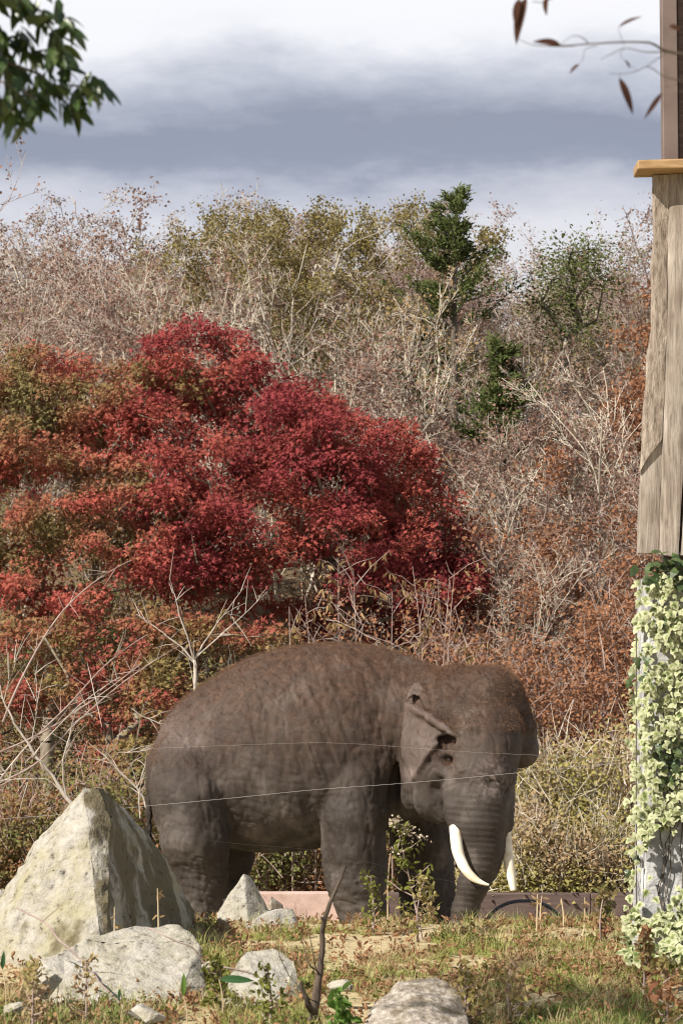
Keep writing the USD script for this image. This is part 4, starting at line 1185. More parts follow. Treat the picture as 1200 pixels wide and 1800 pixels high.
usdkit.material(stage, M('rough_bark_slab'), {
    'g': ('geometry', {}), 'mp': ('mapping', {'scale': (4, 4, 1.0)}), 'n': ('noise_texture', {'scale': 11.0, 'detail': 6.0, 'roughness': .7}),
    'r': ('rgb_ramp', {'ramp': [(.3, (.12, .092, .072)), (.5, (.29, .24, .195)), (.7, (.44, .38, .32))]}),
    'b': ('bump', {'strength': 1.0, 'distance': .02}), 'p': ('principled_bsdf', {'roughness': .95, 'specular_ior_level': .1})},
    [('g.position', 'mp.vector'), ('mp.vector', 'n.vector'), ('n.fac', 'r.fac'), ('r.color', 'p.base_color'), ('n.fac', 'b.height'), ('b.normal', 'p.normal')], surface='p.BSDF')
usdkit.material(stage, M('orange_timber'), {
    'g': ('geometry', {}), 'mp': ('mapping', {'scale': (1, 8, 8)}), 'n': ('noise_texture', {'scale': 8.0, 'detail': 5.0}),
    'r': ('rgb_ramp', {'ramp': [(.3, (.23, .135, .055)), (.7, (.38, .245, .12))]}), 'p': ('principled_bsdf', {'roughness': .6})},
    [('g.position', 'mp.vector'), ('mp.vector', 'n.vector'), ('n.fac', 'r.fac'), ('r.color', 'p.base_color')], surface='p.BSDF')
usdkit.material(stage, M('brown_paint'), {
    'g': ('geometry', {}), 'n': ('noise_texture', {'scale': 5.0, 'detail': 5.0}), 'r': ('rgb_ramp', {'ramp': [(.3, (.10, .070, .060)), (.7, (.15, .112, .098))]}), 'p': ('principled_bsdf', {'roughness': .6})},
    [('g.position', 'n.vector'), ('n.fac', 'r.fac'), ('r.color', 'p.base_color')], surface='p.BSDF')
usdkit.material(stage, M('grey_concrete'), {
    'g': ('geometry', {}), 'n': ('noise_texture', {'scale': 7.0, 'detail': 6.0, 'roughness': .6, 'distortion': .4}), 'n2': ('noise_texture', {'scale': 40.0, 'detail': 3.0}),
    'r': ('rgb_ramp', {'ramp': [(.28, (.16, .16, .165)), (.42, (.29, .29, .30)), (.55, (.41, .41, .41)), (.75, (.50, .50, .495))]}),
    'b': ('bump', {'strength': .6, 'distance': .015}), 'p': ('principled_bsdf', {'roughness': .85})},
    [('g.position', 'n.vector'), ('g.position', 'n2.vector'), ('n.fac', 'r.fac'), ('r.color', 'p.base_color'), ('n2.fac', 'b.height'), ('b.normal', 'p.normal')], surface='p.BSDF')

sh = thing('viewing_shelter', 'corner of a timber viewing shelter, weathered boards on a concrete pillar at the right edge', 'shelter', W(1200, 1650, DP))


def slab(edge_l, edge_r, d, depth, mat, name, seed, rough=.012, ragged=True):
    """A board with wandering edges: lists of (px, py) down its left and right side."""
    el_, er_ = np.array(edge_l, float), np.array(edge_r, float)
    zs = np.linspace(0, 1, 60)
    rng = np.random.default_rng(seed)

    def samp(e):
        s = np.r_[0, np.cumsum(np.abs(np.diff(e[:, 1])))]
        s = s / s[-1]
        return np.stack([np.interp(zs, s, e[:, 0]), np.interp(zs, s, e[:, 1])], -1)
    a, b = samp(el_), samp(er_)
    nu = 9
    u = np.linspace(0, 1, nu)
    front = np.zeros((60, nu, 3))
    for j in range(nu):
        q = a * (1 - u[j]) + b * u[j]
        bulge = .16 * depth * (1 - (2 * u[j] - 1) ** 4)
        p = W(q[:, 0], q[:, 1], d)
        p[:, 1] -= bulge
        front[:, j] = p
    nz = (fbm(front * [9, 9, 2.0], 4, seed) - .5) * rough * 2
    front[..., 1] += nz
    front[..., 0] += (fbm(front * [3, 3, 5.0], 3, seed + 2) - .5) * rough * 1.6 * (np.abs(2 * u - 1) > .9)
    back = front.copy()
    back[..., 1] = d + depth
    ring = np.concatenate([front, back[:, ::-1]], 1)
    n_ = ring.shape[1]
    v = ring.reshape(-1, 3)
    i, j = np.meshgrid(np.arange(59), np.arange(n_), indexing='ij')
    a0, a1 = i * n_ + j, i * n_ + (j + 1) % n_
    f = np.stack([np.stack([a0, a0 + n_, a1 + n_], -1), np.stack([a0, a1 + n_, a1], -1)], 2).reshape(-1, 3)
    k = np.arange(1, n_ - 1)
    f = np.vstack([f, np.stack([np.zeros_like(k), k, k + 1], -1), np.stack([np.zeros_like(k), k + 1, k], -1) + 59 * n_])
    return part(name, (v, f), M(mat), sh, smooth=50)


# timber core, boards and bark
core_l, core_r = W(1166, 960, DP + .14)[0], W(1310, 960, DP)[0]
part('core_post', bevel_box((core_l, DP + .085, W(1200, 1016, DP)[2] + .002), (core_r, DP + .24, W(1200, 306, DP)[2]), .01), M('dark_timber'), sh, smooth=40)
slab([(1149, 308), (1146, 420), (1143, 560), (1136, 640), (1131, 700), (1127, 790), (1124, 830)], [(1178, 306), (1174, 430), (1171, 560), (1168, 650), (1165, 760), (1161, 776), (1149, 782)], DP - .004, .03, 'rough_bark_slab', 'bark_slab', 61, .02)
slab([(1137, 655), (1132, 720), (1127, 800), (1123, 880), (1119, 972)], [(1168, 655), (1166, 720), (1163, 800), (1160, 880), (1157, 972)], DP + .018, .035, 'weathered_wood', 'board', 62, .006)
slab([(1177, 306), (1174, 430), (1172, 560), (1170, 650), (1166, 760), (1162, 860), (1159, 974)], [(1220, 304), (1216, 430), (1213, 560), (1208, 700), (1203, 800), (1197, 880), (1192, 980)], DP - .005, .05, 'weathered_wood', 'board', 63, .010)
slab([(1223, 304), (1219, 430), (1216, 560), (1212, 700), (1207, 800), (1202, 880), (1196, 976)], [(1275, 304), (1270, 430), (1268, 560), (1264, 700), (1258, 800), (1256, 880), (1252, 976)], DP + .0, .05, 'weathered_wood', 'board', 64, .010)
# ledge plank and the brown post above it
lp = W(1119, 291, DP - .12)
pl = trimesh.Trimesh(*bevel_box((lp[0], DP - .16, lp[2] - .034), (W(1330, 290, DP)[0], DP + .10, lp[2] + .032), .012))
part('ledge_plank', (np.array(pl.vertices) + [0, 0, 1] * ((np.array(pl.vertices)[:, 0] - lp[0]) * .03)[:, None], np.array(pl.faces)), M('orange_timber'), sh, smooth=40)
zt = W(1200, -120, DP)[2]
part('upper_post', bevel_box((W(1163, 200, DP)[0], DP - .05, lp[2] + .033), (W(1190, 200, DP)[0], DP + .08, zt), .008), M('brown_paint'), sh, smooth=40)
part('upper_panel', bevel_box((W(1192, 200, DP)[0], DP + .0, lp[2] + .04), (W(1300, 200, DP)[0], DP + .06, zt), .006), M('dark_timber'), sh, smooth=40)
# concrete pillar under the timber
zc1, zc0 = W(1200, 1016, DP)[2], .2
nseg = 26
px_l = np.interp(np.linspace(0, 1, nseg), [0, .3, .7, 1], [1134, 1132, 1126, 1116])
cv = []
for i in range(nseg):
    z = zc1 + (zc0 - zc1) * i / (nseg - 1)
    xl, xr = W(px_l[i], 1300, DP)[0], W(1330, 1300, DP)[0]
    for (x, y) in ((xl + .03, DP), (xl, DP + .03), (xl, DP + .42), (xr, DP + .42), (xr, DP), (xl * .5 + xr * .5, DP - .012)):
        cv.append((x, y, z))
cv = np.array(cv)
i, j = np.meshgrid(np.arange(nseg - 1), np.arange(6), indexing='ij')
a0, a1 = i * 6 + j, i * 6 + (j + 1) % 6
cf = np.stack([np.stack([a0, a0 + 6, a1 + 6], -1), np.stack([a0, a1 + 6, a1], -1)], 2).reshape(-1, 3)
k = np.arange(1, 5)
cf = np.vstack([cf, np.stack([np.zeros_like(k), k, k + 1], -1)])
cm = trimesh.Trimesh(cv, cf[:, ::-1], process=False)
v2, f2 = trimesh.remesh.subdivide_to_size(cm.vertices, cm.faces, .06, max_iter=10)
v2 = v2 + np.stack([(fbm(v2 * 7, 3, 71) - .5) * .02, (fbm(v2 * 7, 3, 72) - .5) * .03, np.zeros(len(v2))], -1)
part('concrete_pillar', (v2, f2), M('grey_concrete'), sh, smooth=40)

# ivy
usdkit.material(stage, M('ivy_leaf'), {
    'g': ('geometry', {}), 'o': ('object_info', {}), 'a': ('attribute', {'attribute': 'rim'}), 'n': ('noise_texture', {'scale': 30.0, 'detail': 3.0}), 'add': ('math', {'math_type': 'add'}), 'sub': ('math', {'math_type': 'multiply_add', 'value2': .9, 'value3': -.45}),
    'r': ('rgb_ramp', {'ramp': [(.20, (.09, .12, .04)), (.34, (.22, .25, .11)), (.50, (.43, .45, .27)), (1, (.55, .55, .40))]}), 'd': ('diffuse_bsdf', {}), 't': ('translucent_bsdf', {}), 'm': ('mix_closure', {'fac': .2})},
    [('g.position', 'n.vector'), ('n.fac', 'sub.value1'), ('a.fac', 'add.value1'), ('sub.value', 'add.value2'), ('add.value', 'r.fac'), ('r.color', 'd.color'), ('r.color', 't.color'), ('d.BSDF', 'm.closure1'), ('t.BSDF', 'm.closure2')], surface='m.closure')
usdkit.material(stage, M('dark_ivy_leaf'), {
    'g': ('geometry', {}), 'n': ('noise_texture', {'scale': 20.0, 'detail': 3.0}), 'r': ('rgb_ramp', {'ramp': [(.3, (.025, .045, .016)), (.7, (.07, .10, .03))]}), 'p': ('principled_bsdf', {'roughness': .4})},
    [('g.position', 'n.vector'), ('n.fac', 'r.fac'), ('r.color', 'p.base_color')], surface='p.BSDF')
IVY = np.array([[.42, 0, .05], [0, 0, 0], [.10, .34, -.03], [.28, .46, -.08], [.48, .26, .0], [.72, .24, -.02], [1, 0, -.12], [.72, -.24, -.02], [.48, -.26, .0], [.28, -.46, -.08], [.10, -.34, -.03]])
IVY_F = np.array([[0, i, i + 1] for i in range(1, 10)] + [[0, 10, 1]])[:, [0, 2, 1]]
IVY_RIM = np.r_[.26, .36, np.full(9, .60)]
rng = np.random.default_rng(91)
iv = thing('ivy_plant', 'pale yellow green variegated ivy climbing the concrete pillar', 'plant', W(1160, 1640, DP - .1))


def in_bare(px, py):
    """The stretches of pillar that the ivy leaves uncovered."""
    a = shapely.Polygon([(1112, 1590), (1125, 1500), (1150, 1452), (1200, 1436), (1260, 1450), (1240, 1500), (1170, 1596), (1130, 1618)])
    return shapely.contains_xy(a, px, py) | (((px - 1165) / 18) ** 2 + ((py - 1150) / 12) ** 2 < 1) | (((px - 1133) / 12) ** 2 + ((py - 1120) / 18) ** 2 < 1)


cand = []
while len(cand) < 1500:
    px, py = rng.uniform(1090, 1290), rng.uniform(1008, 1640)
    edge = np.interp(py, [1010, 1200, 1440, 1640], [1127, 1125, 1117, 1110]) - 4
    if px < edge + rng.normal() * 3 or (in_bare(px, py) and rng.random() > .03) or (px > 1205 and rng.random() < .45):
        continue
    cand.append((px, py))
cand = np.array(cand)
cand = cand[np.argsort(cand[:, 0] > 1215, kind='stable')]
side = cand[:, 0] < np.interp(cand[:, 1], [1010, 1200, 1440, 1640], [1124, 1122, 1114, 1106]) + 8
pos = W(cand[:, 0], cand[:, 1], DP - rng.uniform(.02, .16, len(cand)))
pos[side, 1] += rng.uniform(.02, .4, side.sum())
along = unit(np.stack([rng.normal(size=len(cand)) * .7, np.full(len(cand), -.25), -1 + rng.normal(size=len(cand)) * .55], -1))
upv = unit(np.stack([rng.normal(size=len(cand)) * .45 - .2, np.full(len(cand), -1.0), rng.normal(size=len(cand)) * .4 + .35], -1))
S = unit(np.cross(upv, along))
Nn = np.cross(along, S)
Ls = rng.uniform(.030, .072, len(cand))
dark = (fbm(pos * 3.2, 2, 95) < .40) & (rng.random(len(cand)) < .8)
vv = pos[:, None] + Ls[:, None, None] * (IVY[None, :, 0:1] * along[:, None] + IVY[None, :, 1:2] * S[:, None] * 1.05 + IVY[None, :, 2:3] * Nn[:, None])
for q in range(300):
    part('leaf', (vv[q], IVY_F), M('dark_ivy_leaf' if dark[q] else 'ivy_leaf'), iv, rim=IVY_RIM + rng.uniform(-.08, .16))
rest = np.arange(300, len(cand))
for nm, sel, mt in (('leaf_cover', rest[~dark[rest]], 'ivy_leaf'), ('dark_leaf_cover', rest[dark[rest]], 'dark_ivy_leaf')):
    k = len(sel)
    part(nm, (vv[sel].reshape(-1, 3), (IVY_F[None] + 11 * np.arange(k)[:, None, None]).reshape(-1, 3)), M(mt), iv, kind='stuff', rim=(IVY_RIM[None] + rng.uniform(-.08, .16, (k, 1))).ravel())
P = []
for q in range(9):
    x = rng.uniform(1118, 1280)
    zz = np.linspace(1630, rng.uniform(1020, 1400), 9)
    xx = np.clip(x + np.cumsum(rng.normal(size=9) * 8), 1118, 1290)
    P.append(W(xx, zz, DP - .022))
part('stems', tubes(np.array(P), np.full((9, 9), .004), 4), M('dark_bark'), iv, kind='stuff')
# loose ivy over the ground at the pillar's foot
base = np.stack([rng.uniform(1098, 1300, 330), rng.uniform(1590, 1690, 330)], -1)
base = base[~in_bare(base[:, 0], base[:, 1])]
pos = W(base[:, 0], base[:, 1], DP - .12 - (base[:, 1] - 1580) / 120 * .7 - rng.uniform(0, .1, len(base)))
pos[:, 2] = np.maximum(pos[:, 2], ground_z(pos[:, 0], pos[:, 1]) + .03)
k = len(base)
along = unit(np.stack([rng.normal(size=k) * .8, np.full(k, -.5), -.5 + rng.normal(size=k) * .6], -1))
upv = unit(np.stack([rng.normal(size=k) * .5 - .2, np.full(k, -.7), rng.normal(size=k) * .4 + .8], -1))
S = unit(np.cross(upv, along))
Nn = np.cross(along, S)
Ls = rng.uniform(.045, .085, k)
vv = pos[:, None] + Ls[:, None, None] * (IVY[None, :, 0:1] * along[:, None] + IVY[None, :, 1:2] * S[:, None] + IVY[None, :, 2:3] * Nn[:, None])
part('ground_runners', (vv.reshape(-1, 3), (IVY_F[None] + 11 * np.arange(k)[:, None, None]).reshape(-1, 3)), M('ivy_leaf'), iv, kind='stuff', rim=(IVY_RIM[None] + rng.uniform(-.14, .12, (k, 1))).ravel())
# dark glossy leaves hanging out of the gap above the concrete
gp = thing('hanging_plant', 'dark green leaves spilling from the gap between timber boards and concrete', 'plant', W(1185, 1000, DP - .05))
for q in range(46):
    px, py = rng.normal(1180, 24), rng.normal(994, 14)
    L = rng.uniform(.07, .12)
    a = unit(np.array([rng.normal() * .8, -.5, rng.normal() * .6 - .2]))
    lf = leaves(W(px, py, DP - rng.uniform(.03, .14))[None], a[None], unit(np.array([[rng.normal() * .5, -.6, .9]])), L, L * .5, 'oval')
    part('leaf', lf, M('dark_ivy_leaf'), gp)
P = np.array([np.linspace(W(1185 + rng.normal() * 10, 1004, DP + .06), W(rng.normal(1180, 24), rng.normal(992, 12), DP - .08), 4) for _ in range(16)])
part('stems', tubes(P, np.full((16, 4), .004), 3), M('dark_bark'), gp, kind='stuff')
# ---------------------------------------------------------------- grass, weeds and sticks on the bank
leaf_mat('dry_grass', [(0, (.56, .46, .27)), (.4, (.68, .59, .37)), (.8, (.78, .69, .47)), (1, (.60, .48, .31))], .45, clump=[(0, (.42, .44, .16)), (.6, (.58, .56, .26)), (1, (.70, .63, .36))], scale=1.9, jitter=.4)
leaf_mat('green_grass', [(0, (.18, .23, .07)), (.5, (.30, .36, .12)), (1, (.48, .47, .20))], .35)
leaf_mat('fallen_leaf', [(0, (.28, .16, .09)), (.4, (.44, .30, .18)), (.75, (.56, .42, .28)), (1, (.38, .22, .13))], .2)
leaf_mat('weed_leaf', [(0, (.16, .17, .045)), (.5, (.28, .28, .09)), (1, (.40, .37, .16))], .35)
leaf_mat('fresh_leaf', [(0, (.13, .22, .05)), (1, (.26, .36, .10))], .35)
leaf_mat('broad_green_leaf', [(0, (.04, .09, .035)), (1, (.07, .13, .05))], .2, gloss=.3)
leaf_mat('flower_white', [(0, (.50, .42, .33)), (.5, (.62, .52, .44)), (1, (.70, .52, .46))], .3)
bark_mat('dead_stick', (.035, .026, .020), (.11, .085, .065), 20.0)
bark_mat('straw_stalk', (.36, .27, .16), (.60, .49, .33), 20.0)


def fine_leaf(pos, along, up, L, w, bend=.18, n=8):
    """One pointed leaf with a midrib fold."""
    A = unit(np.asarray(along, float))
    S = unit(np.cross(up, A))
    N = np.cross(A, S)
    s = np.linspace(0, 1, n)
    half = w * L * .5 * np.sin(np.pi * s ** .85) ** .8
    half[0] = half[-1] = w * L * .02
    mid = pos + L * (s[:, None] * A - bend * (s ** 2)[:, None] * N)
    lift = .22 * half[:, None] * N
    v = np.concatenate([mid - half[:, None] * S + lift, mid, mid + half[:, None] * S + lift])
    i = np.arange(n - 1)
    f = np.vstack([np.stack([a_, a_ + 1, b_ + 1], -1) for a_, b_ in ((i, i + n), (i + n, i + 2 * n))] + [np.stack([a_, b_ + 1, b_], -1) for a_, b_ in ((i, i + n), (i + n, i + 2 * n))])
    return v, f


def tuft(rng, n, h, lean, w, bend=.5):
    az = rng.uniform(0, 2 * np.pi, n)
    base = np.stack([rng.normal(size=n) * .03, rng.normal(size=n) * .03, np.zeros(n) - .01], -1)
    out = np.stack([np.cos(az), np.sin(az), np.zeros(n)], -1)
    L = h * rng.uniform(.45, 1.15, n)
    a = lean * rng.uniform(.3, 1.2, n)
    p1 = base + (out * np.sin(a)[:, None] + [0, 0, 1] * np.cos(a)[:, None]) * (L * .55)[:, None]
    a2 = a + bend * rng.uniform(.3, 1.4, n)
    p2 = p1 + (out * np.sin(a2)[:, None] + [0, 0, 1] * np.cos(a2)[:, None]) * (L * .5)[:, None]
    side = np.stack([-np.sin(az + rng.normal(size=n) * .5), np.cos(az), np.zeros(n)], -1) * w
    v = np.stack([base - side, base + side, p1 - side * .8, p1 + side * .8, p2], 1)
    f = np.array([[0, 1, 3], [0, 3, 2], [2, 3, 4]])
    return v.reshape(-1, 3), (f[None] + 5 * np.arange(n)[:, None, None]).reshape(-1, 3)


rng = np.random.default_rng(5)
tag_ = tag
gr = UsdGeom.PointInstancer.Define(stage, path_for('grass'))
tag_(gr, 'tufts of dry straw coloured and green grass over the bank', 'grass', kind='stuff')
forms = [(22, .14, 1.1, .0046, 'dry_grass'), (24, .17, 1.05, .0044, 'dry_grass'), (30, .12, 1.35, .0052, 'dry_grass'), (9, .28, .5, .0028, 'dry_grass'), (18, .12, .7, .004, 'green_grass'), (16, .19, .6, .004, 'green_grass')]
forms += [(26, .13, 0, 0, 'weed_leaf'), (22, .10, 0, 0, 'fallen_leaf')]


def low_weed(rng, n, h):
    p = rng.normal(size=(n, 3)) * [h * .5, h * .5, 0] + np.stack([0 * np.arange(n), 0 * np.arange(n), h * rng.uniform(.1, 1.0, n)], -1)
    Ls = rng.uniform(.025, .05, n)
    a = leaves(p, rand_dirs(rng, n, .1), rand_dirs(rng, n, .8), Ls, Ls * .6, 'oval')
    st = np.stack([p * [.2, .2, 0], p], 1)
    return join(a, tubes(st, np.full((n, 2), .0015), 3, cap=False))


for i, (n, h, l, w, mt) in enumerate(forms):
    r_ = np.random.default_rng(500 + i)
    m = usdkit.mesh(stage, f'{gr.GetPath()}/tuft_form_{i + 1:03d}', tuft(r_, n, h, l, w) if w else low_weed(r_, n, h), M(mt))
    gr.GetPrototypesRel().AddTarget(m.GetPath())
n = 15000
y = rng.uniform(13.6, 20.4, n)
x = rng.uniform(-1, 1, n) * (y * .135 + .35)
ex = W(rng.uniform(-20, 560, 420), rng.uniform(1735, 1830, 420), 15.2)
ex[:, 1] += rng.uniform(-.5, .7, 420)
x[:420], y[:420] = ex[:, 0], ex[:, 1]
zz = ground_z(x, y)
cl = fbm(np.stack([x * 1.3, y * .8, 0 * x], -1), 3, 31)
green = np.clip((cl - .56) * 2.5, 0, .35) + .5 * sstep(x / y, .03, .11) * sstep(17.3 - y, 0, 2.0)
pid = np.where(rng.random(n) < green, rng.integers(4, 6, n), rng.choice([0, 0, 1, 1, 2, 2, 2, 2, 3, 6, 7], n))
thin = fbm(np.stack([x * 2.5, y * 1.6, 0 * x + 7], -1), 2, 8)
keep = (thin > .38) & (rng.random(n) < 1.1)
s = rng.uniform(.45, .95, n) * (.8 + .5 * (cl - .4)) * np.where(y > 18.6, .8, 1)
a = rng.uniform(0, np.pi, n)
gr.CreatePositionsAttr(Vt.Vec3fArray.FromNumpy(np.stack([x, y, zz], -1)[keep].astype(np.float32)))
gr.CreateScalesAttr(Vt.Vec3fArray.FromNumpy(np.stack([s, s, s], -1)[keep].astype(np.float32)))
gr.CreateOrientationsAttr(Vt.QuathArray([Gf.Quath(math.cos(t), 0, 0, math.sin(t)) for t in a[keep]]))
gr.CreateProtoIndicesAttr(Vt.IntArray([int(t) for t in pid[keep]]))

n = 5200
y = np.r_[rng.uniform(13.6, 20.0, n), rng.uniform(21, 28, 1500)]
n = len(y)
x = rng.uniform(-1, 1, n) * (y * .135 + .3)
p = np.stack([x, y, ground_z(x, y) + rng.uniform(.005, .07, n)], -1)
Ls = rng.uniform(.025, .06, n)
tag(part('fallen_leaves', leaves(p, rand_dirs(rng, n), rand_dirs(rng, n, .8), Ls, Ls * .6, 'curl'), M('fallen_leaf'), '/World', kind='stuff'), 'brown fallen leaves scattered through the grass', 'leaves')


# --- dead sticks and dry weeds
def stick_thing(name, label, cat, runs, mat, leaf=None, group=None):
    """runs: lists of (px, py, depth, radius m)."""
    first = runs[0][0]
    t = thing(name, label, cat, W(*first[:3]), group)
    for r in runs:
        r = np.array(r, float)
        q = W(r[:, 0], r[:, 1], r[:, 2])
        v, f = tube1(q, r[:, 3], 7, max(8, 7 * len(r)))
        v = v + (fbm(v * 3.5, 2, 3) - .5)[:, None] * [.05, .02, .03] + (fbm(v * 14, 2, 4) - .5)[:, None] * [.014, .004, .010]
        part('stem' if len(runs) > 1 else 'stick', (v, f), M(mat), t, smooth=True)
        if mat == 'pale_wood' and len(q) > 2:
            jr = np.random.default_rng(int(abs(r[0, 0]) + abs(r[-1, 1])))
            s = np.linspace(0, 1, len(q))
            u = jr.uniform(.25, 1, 7)
            o = np.stack([np.interp(u, s, q[:, i]) for i in range(3)], -1)
            dv = unit(np.repeat(unit(q[-1] - q[0])[None], 7, 0) * .8 + rand_dirs(jr, 7) * .9) * jr.uniform(.1, .35, 7)[:, None]
            part('side_twigs', tubes(np.stack([o, o + dv * .5 + [0, 0, .012], o + dv], 1), np.array([[.004, .003, .0015]]).repeat(7, 0), 4), M(mat), t, kind='stuff')
    return t


t = stick_thing('broken_stick', 'dark leaning broken sapling standing up from the grass in front of the elephant', 'stick',
                [[(548, 1800, 15.4, 0.0277), (556, 1760, 15.4, 0.0224), (562, 1700, 15.4, 0.0185), (567, 1640, 15.4, 0.0158), (582, 1590, 15.4, 0.0132), (597, 1555, 15.4, 0.0099), (610, 1522, 15.4, 0.0040)],
                 [(566, 1640, 15.4, 0.0132), (570, 1622, 15.35, 0.0119), (563, 1614, 15.33, 0.0079)],
                 [(560, 1710, 15.4, 0.0040), (540, 1690, 15.3, 0.0026), (524, 1640, 15.3, 0.0020), (514, 1590, 15.3, 0.0010)],
                 [(556, 1760, 15.4, 0.0040), (530, 1748, 15.2, 0.0026), (500, 1700, 15.2, 0.0026), (478, 1655, 15.2, 0.0013)],
                 [(552, 1780, 15.4, 0.0198), (536, 1750, 15.3, 0.0132), (530, 1725, 15.3, 0.0053)],
                 [(560, 1720, 15.4, 0.0040), (545, 1660, 15.3, 0.0026), (535, 1600, 15.3, 0.0013)]], 'dead_stick')
stick_thing('fallen_twig', 'thin brown twig lying across the front of the pointed boulder', 'twig', [[(30, 1596, 16.2, .004), (75, 1620, 16.1, .006), (100, 1650, 16.0, .006), (140, 1690, 15.9, .006), (190, 1740, 15.8, .005), (235, 1790, 15.7, .004)], [(140, 1690, 15.9, .004), (152, 1740, 15.8, .003), (143, 1800, 15.8, .003)], [(75, 1620, 16.1, .003), (110, 1590, 16.0, .002)]], 'cane_bark')
stick_thing('fallen_twig', 'dark twig arching over the flat boulder', 'twig', [[(262, 1630, 15.9, .004), (300, 1650, 15.8, .005), (340, 1668, 15.8, .004), (356, 1690, 15.8, .003), (402, 1704, 15.8, .006), (450, 1718, 15.8, .006)]], 'cane_bark')

rng = np.random.default_rng(9)
STALKS = [('dry stalk standing in the shade on the right face of the pointed boulder', 280, 1620, 1562, 17.2), ('bent dry stalk at the foot of the pointed boulder', 205, 1635, 1595, 17.0), ('thin dry stalk right of the elephant\'s trunk, first from it', 942, 1640, 1572, 18.9), ('dry stalk close beside the first one right of the trunk', 950, 1640, 1575, 18.8),
          ('dry stalk below the far tusk, in front of the dark kerb', 990, 1645, 1580, 18.8), ('dry stalk in front of the kerb, midway to the ivy', 1022, 1640, 1578, 18.7), ('dry stalk in front of the kerb nearest the ivy', 1053, 1640, 1578, 18.7), ('pale dry stalk between the elephant\'s front legs', 682, 1640, 1500, 18.9)]
for lab, px, py0, py1, d in STALKS:
    b = W(px, py0, d)
    b[2] = min(b[2], float(ground_z(b[0], b[1])) - .01)
    tp = W(px + rng.normal() * 4, py1, d)
    t = thing('dry_stalk', lab, 'stalk', b)
    part('stem', tube1([b, b * .5 + tp * .5 + rng.normal(size=3) * .008, tp], [.006, .005, .003], 5, 8), M('straw_stalk'), t)
    k = 7
    s = rng.uniform(.4, 1.0, k)[:, None]
    part('dry_leaves', leaves(b * (1 - s) + tp * s, rand_dirs(rng, k, -.2), rand_dirs(rng, k, .5), .06, .014, 'curl'), M('straw_leaf'), t)


def weed(name, label, px, py0, py1, d, leafm, seed, nb=9, flower=None, lsize=.05, wd=.5, mat='cane_bark', lean=0):
    rng = np.random.default_rng(seed)
    b = W(px, py0, d)
    b[2] = min(b[2], float(ground_z(b[0], b[1])) - .01)
    tp = W(px + lean, py1, d)
    t = thing(name, label, 'plant', b)
    H = np.linalg.norm(tp - b)
    ax = [b, b * .6 + tp * .4 + rng.normal(size=3) * [.02, .03, 0], tp]
    part('stem', tube1(ax, [.010, .007, .003], 6, 10), M(mat), t, smooth=True)
    s = np.linspace(.2, .97, nb)
    o = b * (1 - s[:, None]) + tp * s[:, None]
    az = rng.uniform(0, 2 * np.pi, nb)
    dv = np.stack([np.cos(az), np.sin(az) * .7, rng.uniform(.3, 1.0, nb)], -1)
    Lb = H * .28 * (1.15 - s * .8) * rng.uniform(.6, 1.2, nb)
    e = o + dv * Lb[:, None]
    part('side_shoots', tubes(np.stack([o, o * .5 + e * .5 + [0, 0, -.01], e], 1), np.array([[.005, .004, .002]]).repeat(nb, 0), 4), M(mat), t, kind='stuff')
    per = 13
    q = rng.uniform(.25, 1.08, (nb, per))
    pts = (o[:, None] * (1 - q[..., None]) + e[:, None] * q[..., None]).reshape(-1, 3) + rng.normal(size=(nb * per, 3)) * .016
    k = len(pts)
    Ls = lsize * rng.uniform(.6, 1.3, k)
    part('leaves', leaves(pts, rand_dirs(rng, k, .1), rand_dirs(rng, k, .7), Ls, Ls * wd, 'oval'), M(leafm), t, kind='stuff')
    if flower:
        fp = np.repeat(np.vstack([e[-5:], tp[None]]), 26, 0)
        fp = fp + rng.normal(size=(len(fp), 3)) * [.028, .028, .022] + [0, 0, .015]
        part('flower_heads', leaves(fp, rand_dirs(rng, len(fp), .4), rand_dirs(rng, len(fp)), .026, .016, 'lance'), M(flower), t, kind='stuff')
    return t


weed('weed', 'leafy yellow green weed with pale seed heads in front of the elephant\'s front legs', 742, 1640, 1452, 18.6, 'weed_leaf', 21, 13, 'flower_white', .05, .45, lean=-45)
weed('weed', 'brownish bushy weed at the foot of the tall leafy weed', 735, 1640, 1545, 18.4, 'bush_leaf', 22, 11, None, .045, lean=12)
weed('weed', 'low yellow green weed against the elephant\'s near front foot', 655, 1640, 1540, 18.7, 'weed_leaf', 23, 8, None, .04, lean=-4)
weed('weed', 'bright lime green weed at the bottom right of the dark broken stick', 600, 1810, 1752, 14.6, 'fresh_leaf', 24, 9, None, .06, .6)
weed('weed', 'green weed growing at the lower right under the ivy', 1130, 1740, 1640, 16.3, 'green_bush_leaf', 25, 12, None, .05)
weed('weed', 'dark green weed in front of the dark kerb left of the ivy', 1062, 1650, 1570, 18.3, 'green_bush_leaf', 26, 12, None, .05)
weed('weed', 'shaded weed at the bottom right corner', 1165, 1800, 1690, 14.2, 'green_bush_leaf', 27, 14, None, .055)
weed('weed', 'brown leaved weed in the middle of the bank right of the stained boulder', 900, 1770, 1690, 15.2, 'bush_leaf', 28, 10, None, .045)
weed('weed', 'low dry weed on the front of the broad flat boulder', 60, 1800, 1700, 15.0, 'bush_leaf', 29, 12, None, .04)
weed('weed', 'dry weed between the flat boulder and the half buried rock', 380, 1790, 1690, 15.6, 'weed_leaf', 30, 9, None, .045)
weed('weed', 'grey dry weed at the right of the brown stained boulder', 820, 1790, 1705, 14.8, 'olive_leaf', 31, 12, None, .04)
weed('weed', 'dry weed in front of the half buried rock', 470, 1800, 1700, 15.1, 'weed_leaf', 32, 9, None, .04)
weed('weed', 'dry weed at the lower left corner in front of the boulders', 150, 1800, 1690, 15.1, 'bush_leaf', 33, 9, None, .04)

